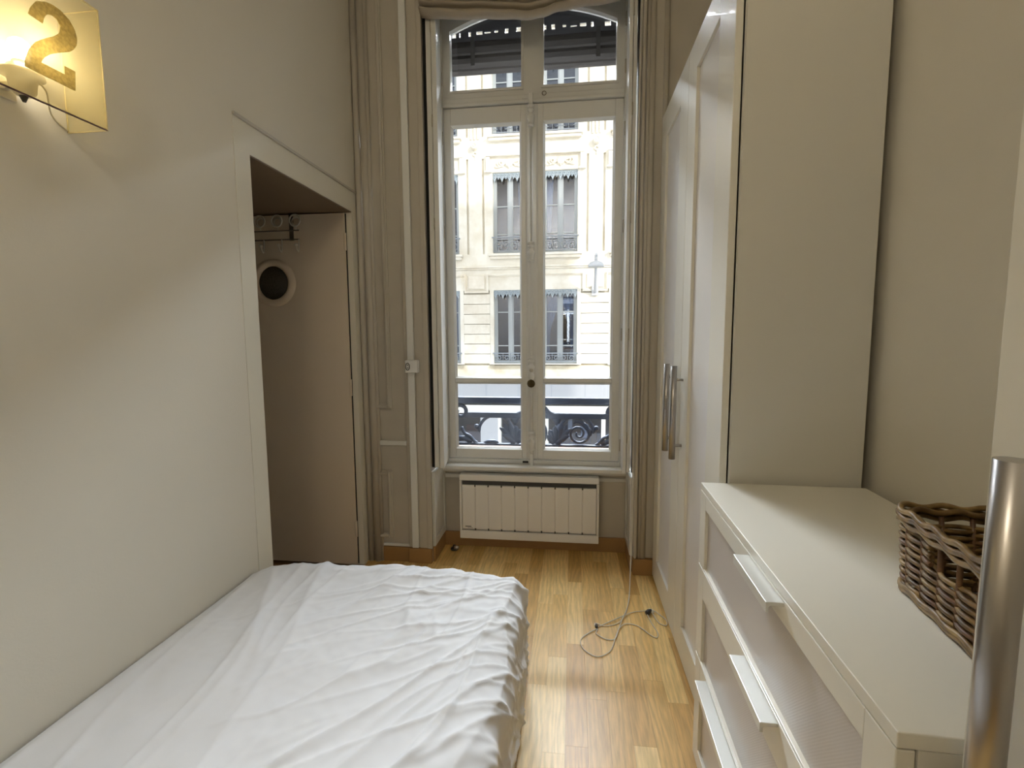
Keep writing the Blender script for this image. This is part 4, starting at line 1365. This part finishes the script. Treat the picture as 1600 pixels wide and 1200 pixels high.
# stone courses of the ground-floor piers, separate blocks with recessed joints
cm = None
for p in piers:
    for k in range(7):
        z0 = 0.40 + 0.316 * k
        z1 = min(z0 + 0.300, 2.64)
        q = MB().box(p - 0.422, p + 0.422, YF - 0.01, YF + 0.10, z0, z1)
        q.build('stone_course', 'stone', bd, bevel=0.006)
MB().box(xe0, xe1, YF - 0.02, YF + DEP, -0.10, 0.34).build('stucco_band', 'stucco_low', bd)
# horizontal mouldings
MB().box(xe0, xe1, YF - 0.10, YF, 3.41, 3.47).box(xe0, xe1, YF - 0.06, YF, 3.36, 3.41).build('string_course', 'stone', bd, bevel=0.01)
q = MB()
for p in piers:
    for (o, d, w_) in ((0.0, 0.07, 0.035), (0.035, 0.04, 0.035)):
        a = 0.385 - o
        q.box(p - a, p - a + w_, YF - d, YF, 2.64 + o, 3.22 - o)
        q.box(p + a - w_, p + a, YF - d, YF, 2.64 + o, 3.22 - o)
        q.box(p - a + w_, p + a - w_, YF - d, YF, 2.64 + o, 2.64 + o + w_)
        q.box(p + 0.385, p + PER - 0.385, YF - d, YF, 3.22 - o - w_, 3.22 - o)
q.build('stepped_moulding', 'stone', bd)
for p in piers:
    q = MB().box(p - 0.262, p + 0.262, YF - 0.035, YF, 2.76, 3.17)
    q.build('pier_panel', 'stone', bd, bevel=0.012)
# sills, friezes and ornaments
for c in pairs:
    for zs, hh in ((3.83, 0.16), (7.37, 0.16), (0.40, 0.05)):
        q = MB().box(c - 1.45, c + 1.37 + 0.08, YF - 0.20, YF + 0.12, zs - hh * 0.45, zs)
        if hh > 0.1: q.box(c - 1.41, c + 1.41, YF - 0.14, YF, zs - hh, zs - hh * 0.45)
        q.build('sill', 'stone', bd, bevel=0.012)
    q = MB()
    q.box(c - 1.50, c + 1.50, YF - 0.13, YF, 6.76, 6.83)
    q.box(c - 1.50, c - 1.38, YF - 0.10, YF, 6.34, 6.76)
    q.box(c + 1.38, c + 1.50, YF - 0.10, YF, 6.34, 6.76)
    q.box(c - 1.55, c - 1.34, YF - 0.13, YF, 6.29, 6.34)
    q.box(c + 1.34, c + 1.55, YF - 0.13, YF, 6.29, 6.34)
    q.box(c - 1.34, c + 1.34, YF - 0.04, YF, 6.30, 6.335)
    q.build('frieze_frame', 'stone', bd, bevel=0.008)
    for s in (-1, 1):
        ox = c + s * 0.79
        q = MB()
        q.lathe([(0.0005, -0.07), (0.035, -0.075), (0.05, -0.05), (0.075, -0.055), (0.095, -0.085), (0.115, -0.06), (0.12, 0.0)], (ox, YF, 6.56), 'y', 18)
        for t in (-1, 1):
            q.tube(catmull([(ox + t * 0.12, YF - 0.03, 6.56), (ox + t * 0.20, YF - 0.04, 6.50), (ox + t * 0.29, YF - 0.04, 6.55), (ox + t * 0.26, YF - 0.04, 6.62), (ox + t * 0.20, YF - 0.03, 6.585)], 5), 0.022, 6)
            q.tube(catmull([(ox + t * 0.18, YF - 0.03, 6.47), (ox + t * 0.30, YF - 0.04, 6.48), (ox + t * 0.38, YF - 0.04, 6.56), (ox + t * 0.34, YF - 0.04, 6.63)], 5), 0.020, 6)
            q.tube(catmull([(ox + t * 0.28, YF - 0.03, 6.46), (ox + t * 0.40, YF - 0.04, 6.44), (ox + t * 0.45, YF - 0.03, 6.49)], 5), 0.017, 6)
        q.tube([(ox, YF - 0.04, 6.45), (ox, YF - 0.03, 6.40)], [0.035, 0.01], 6)
        q.build('carved_ornament', 'stone', bd)
for p in piers:
    q = MB().lathe([(0.0005, -0.20), (0.03, -0.20), (0.04, -0.17), (0.06, -0.17), (0.075, -0.21), (0.10, -0.18), (0.105, 0.0)], (p, YF, 7.08), 'y', 20)
    q.tube(catmull([(p, YF - 0.02, 6.95), (p - 0.06, YF - 0.03, 6.86), (p + 0.02, YF - 0.03, 6.80), (p, YF - 0.02, 6.70)], 5), 0.022, 6)
    q.tube(catmull([(p, YF - 0.02, 6.93), (p + 0.07, YF - 0.03, 6.88), (p + 0.03, YF - 0.03, 6.82)], 5), 0.018, 6)
    q.build('rosette', 'stone', bd)
    for k in (-1, 0, 1):
        MB().box(p + k * 0.11 - 0.028, p + k * 0.11 + 0.028, YF - 0.05, YF, 7.30, 8.0).build('flute', 'stone', bd, bevel=0.01)
MB().box(xe0, xe1, YF - 0.35, YF + DEP, 10.30, 10.62).box(xe0, xe1, YF - 0.18, YF + DEP, 10.2, 10.30).build('cornice', 'stone', bd, bevel=0.03)

# windows: frame > casement bars and panes; made once, then copied
def far_window(c, za, zb, has_mid):
    """c = centre of the window"""
    hw = (WO - WI) / 2
    y0 = YF + 0.17
    q = MB()
    q.box(c - hw, c - hw + 0.07, y0, y0 + 0.08, za, zb)
    q.box(c + hw - 0.07, c + hw, y0, y0 + 0.08, za, zb)
    q.box(c - hw + 0.07, c + hw - 0.07, y0, y0 + 0.08, zb - 0.10, zb)
    q.box(c - hw + 0.07, c + hw - 0.07, y0, y0 + 0.08, za, za + 0.10)
    q.box(c - 0.055, c + 0.055, y0 - 0.02, y0 + 0.08, za + 0.10, zb - 0.10)
    f = q.build('window', 'grey_frame', bd)
    for s in (-1, 1):
        xa, xb = (c - hw + 0.07, c - 0.055) if s < 0 else (c + 0.055, c + hw - 0.07)
        MB().box(xa, xb, y0 + 0.045, y0 + 0.05, za + 0.10, zb - 0.10).build('pane', 'far_glass', f)
        q = MB()
        for zz in has_mid:
            q.box(xa, xb, y0 + 0.01, y0 + 0.06, zz, zz + 0.03)
        q.box(xa, xa + 0.035, y0 + 0.008, y0 + 0.06, za + 0.10, zb - 0.10)
        q.box(xb - 0.035, xb, y0 + 0.008, y0 + 0.06, za + 0.10, zb - 0.10)
        q.build('glazing_bar', 'grey_frame', f)
    return f


def lambrequin(c, zt, h):
    hw = (WO - WI) / 2
    q = MB().box(c - hw, c + hw, YF + 0.03, YF + 0.05, zt - h * 0.28, zt)
    n = 9
    w_ = 2 * hw / n
    for i in range(n):
        xa = c - hw + i * w_
        xm = xa + w_ / 2
        drop = h if i % 2 == 0 else h * 0.72
        zc = zt - h * 0.28
        zl = zt - drop
        pts = [(xa, zc), (xa, zc - (zc - zl) * 0.35), (xa + w_ * 0.22, zc - (zc - zl) * 0.55), (xm - w_ * 0.12, zc - (zc - zl) * 0.8), (xm, zl), (xm + w_ * 0.12, zc - (zc - zl) * 0.8), (xa + w_ * 0.78, zc - (zc - zl) * 0.55), (xa + w_, zc - (zc - zl) * 0.35), (xa + w_, zc)]
        q.prism(pts, 'y', YF + 0.03, YF + 0.05)
        q.tube(catmull([(xa + w_ * 0.1, YF + 0.02, zt - h * 0.15), (xm, YF + 0.015, zt - h * 0.55), (xa + w_ * 0.9, YF + 0.02, zt - h * 0.15)], 4), 0.012, 5)
        q.lathe([(0.0005, -0.03), (0.022, -0.02), (0.03, 0.0)], (xm, YF + 0.03, zt - h * 0.18), 'y', 8)
    return q.build('lambrequin', 'zinc', bd)


def far_railing(c, z0, z1):
    hw = (WO - WI) / 2
    y = YF - 0.03
    q = MB()
    q.box(c - hw - 0.04, c + hw + 0.04, y - 0.02, y + 0.02, z1 - 0.035, z1)
    q.box(c - hw, c + hw, y - 0.012, y + 0.012, z0 + 0.03, z0 + 0.055)
    q.box(c - hw, c + hw, y - 0.010, y + 0.010, z1 - 0.10, z1 - 0.085)
    zm = (z0 + z1 - 0.03) / 2
    R = (z1 - z0) * 0.30
    for k, xx in enumerate((-0.36, -0.12, 0.12, 0.36)):
        s = 1 if k % 2 else -1
        q.tube([(c + xx + s * (a - 0), y_, z_) for a, y_, z_ in spiral(0, zm, R, 0.02, -90, 400, 22, y)], 0.013, 5)
    for xx in (-hw + 0.02, -0.24, 0.0, 0.24, hw - 0.02):
        q.tube([(c + xx, y, z0 + 0.04), (c + xx, y, z1 - 0.03)], 0.010, 5)
    return q.build('railing', 'far_iron', bd)


def curtain(c, za, zb, side, tied):
    hw = (WO - WI) / 2 - 0.09
    q = MB()
    n, mz = 14, 16
    vs = []
    for j in range(mz + 1):
        t = j / mz
        z = zb - 0.12 - (zb - za - 0.25) * t
        wd = hw * (0.95 - 0.70 * math.sin(min(1, t / 0.68) * PI / 2) ** 2.2) if tied else hw * (0.50 - 0.25 * t)
        for i in range(n + 1):
            u = i / n
            xx = c + side * (hw - wd * u) if True else 0
            vs.append((xx, YF + 0.33 + 0.025 * math.sin(u * 26 + t), z))
    w_ = n + 1
    q.add(vs, [(j * w_ + i, j * w_ + i + 1, (j + 1) * w_ + i + 1, (j + 1) * w_ + i) for j in range(mz) for i in range(n)], True)
    o = q.build('curtain', 'curtain', bd)
    sd_ = o.modifiers.new('solid', 'SOLIDIFY'); sd_.thickness = 0.008
    return o


proto = {}
for fi, (za, zb) in enumerate(floors):
    for pi_, pc in enumerate(pairs):
        for s in (-1, 1):
            c = pc + s * (WI + WO) / 2
            if fi not in proto:
                mids = [(2.02,) + (0.95,), (5.30, 4.45), (9.0, 8.3)][fi]
                zr = [(0.43, 0.75), (3.88, 4.36), (7.42, 8.2)][fi]
                proto[fi] = (c, far_window(c, za, zb, mids), lambrequin(c, zb + 0.0, 0.27), far_railing(c, *zr))
            else:
                c0, a1, a2, a3 = proto[fi]
                for o in (a1, a2, a3):
                    dup_part(o, bd, (c - c0, 0, 0))
for fi, (za, zb) in enumerate(floors[:2]):
    for pc in pairs:
        for s in (-1, 1):
            c = pc + s * (WI + WO) / 2
            tied = fi == 0 and s == 1
            for side in (-1, 1):
                if fi == 0 and s == -1: continue
                if fi == 1 and side == s: continue
                curtain(c, za, zb, side, tied)
MB().box(xe0, xe1, YF + 1.6, YF + 1.7, -4.3, 10.2).build('inner_wall', 'room_dark', bd)
for zz in (-0.3, 3.1, 6.6, 10.1):
    MB().box(xe0, xe1, YF + DEP, YF + 1.6, zz, zz + 0.2).build('inner_floor', 'room_dark', bd)

# shop front
MB().box(xe0, xe1, YF - 0.12, YF + 0.2, -0.90, -0.10).build('shop_fascia', 'shop_grey', bd, bevel=0.01)
for xx in [xe0 + 0.3 + 1.05 * k for k in range(11)]:
    MB().box(xx - 0.008, xx + 0.008, YF - 0.126, YF - 0.12, -0.88, -0.12).build('fascia_joint', 'far_iron', bd)
MB().box(xe0, xe1, YF - 0.16, YF + 0.2, -1.20, -0.94).build('shop_beam', 'shop_white', bd, bevel=0.01)
MB().box(xe0, xe1, YF + 0.9, YF + 1.0, -4.2, -1.2).build('shop_display', 'shop_dark', bd)
for (xa, xb, mt) in ((-6.2, -5.9, 'shop_white'), (-4.7, -4.3, 'shop_white'), (-2.95, -2.38, 'shop_grey'), (-2.38, -2.27, 'shop_white'), (-0.86, -0.74, 'shop_white'), (0.93, 1.06, 'shop_white'), (2.4, 2.9, 'shop_white'), (4.2, 4.5, 'shop_white')):
    MB().box(xa, xb, YF - 0.05, YF + 0.2, -4.3, -1.20).build('shop_post', mt, bd, bevel=0.01)
MB().box(-3.5, -2.96, YF + 0.3, YF + 0.36, -2.4, -1.66).build('shop_sign_panel', 'shop_red', bd)
for (xa, xb) in ((-4.3, -2.95), (-2.27, -0.86), (-0.74, 0.93), (1.06, 2.4)):
    MB().box(xa, xb, YF + 0.08, YF + 0.09, -4.2, -1.2).build('shop_pane', 'far_glass', bd)
    MB().box(xa, xb, YF - 0.02, YF + 0.15, -2.62, -2.50).build('shop_rail', 'shop_white', bd)
for (xa, zz, ww, hh, mt) in ((-0.55, -1.9, 0.20, 0.5, 'curtain'), (-0.12, -1.75, 0.14, 0.7, 'shop_white'), (0.30, -1.85, 0.25, 0.45, 'curtain'), (0.62, -2.1, 0.2, 0.4, 'oak_base'), (-2.0, -2.3, 0.4, 0.5, 'lamp_glass'), (-1.4, -2.2, 0.35, 0.45, 'lamp_glass')):
    MB().box(xa, xa + ww, YF + 0.5, YF + 0.62, zz - hh / 2, zz + hh / 2).build('shop_poster', mt, bd, bevel=0.01)
struct(MB().box(-12, 10, 3.35, 16.5, -4.5, -4.3).build('street', 'asphalt'), 'grey street between the two buildings', 'street')

# street lamp on a curved arm
sl = thing('street_lamp', 'pale grey street lamp on a bracket in front of the building', 'lamp', (0.68, YF - 0.05, 2.62))
LYH = 14.25
lx, lzh = 0.655, 3.235
arm = [(0.685, YF - 0.13, 2.61), (0.685, YF - 0.32, 2.72), (0.675, YF - 0.70, 3.03), (0.664, YF - 1.02, 3.34), (0.657, LYH, 3.52), (0.655, LYH - 0.05, 3.56)]
MB().tube(catmull(arm, 6), 0.045, 10).build('arm', 'lamp_metal', sl)
MB().box(0.685 - 0.10, 0.685 + 0.10, YF - 0.125, YF - 0.085, 2.50, 2.82).build('wall_plate', 'lamp_metal', sl, bevel=0.01)
MB().tube([(lx, LYH, 3.52), (lx, LYH, 3.36)], 0.032, 10).build('stem', 'lamp_metal', sl)
MB().lathe([(0.03, 0.15), (0.09, 0.13), (0.18, 0.09), (0.222, 0.03), (0.226, -0.03), (0.218, -0.035), (0.205, -0.02)], (lx, LYH, lzh), 'z', 26).build('shade', 'lamp_metal', sl)
MB().lathe([(0.0005, -0.05), (0.12, -0.045), (0.19, -0.03), (0.205, -0.02), (0.0005, 0.0)], (lx, LYH, lzh), 'z', 24).build('lens', 'lamp_glass', sl)
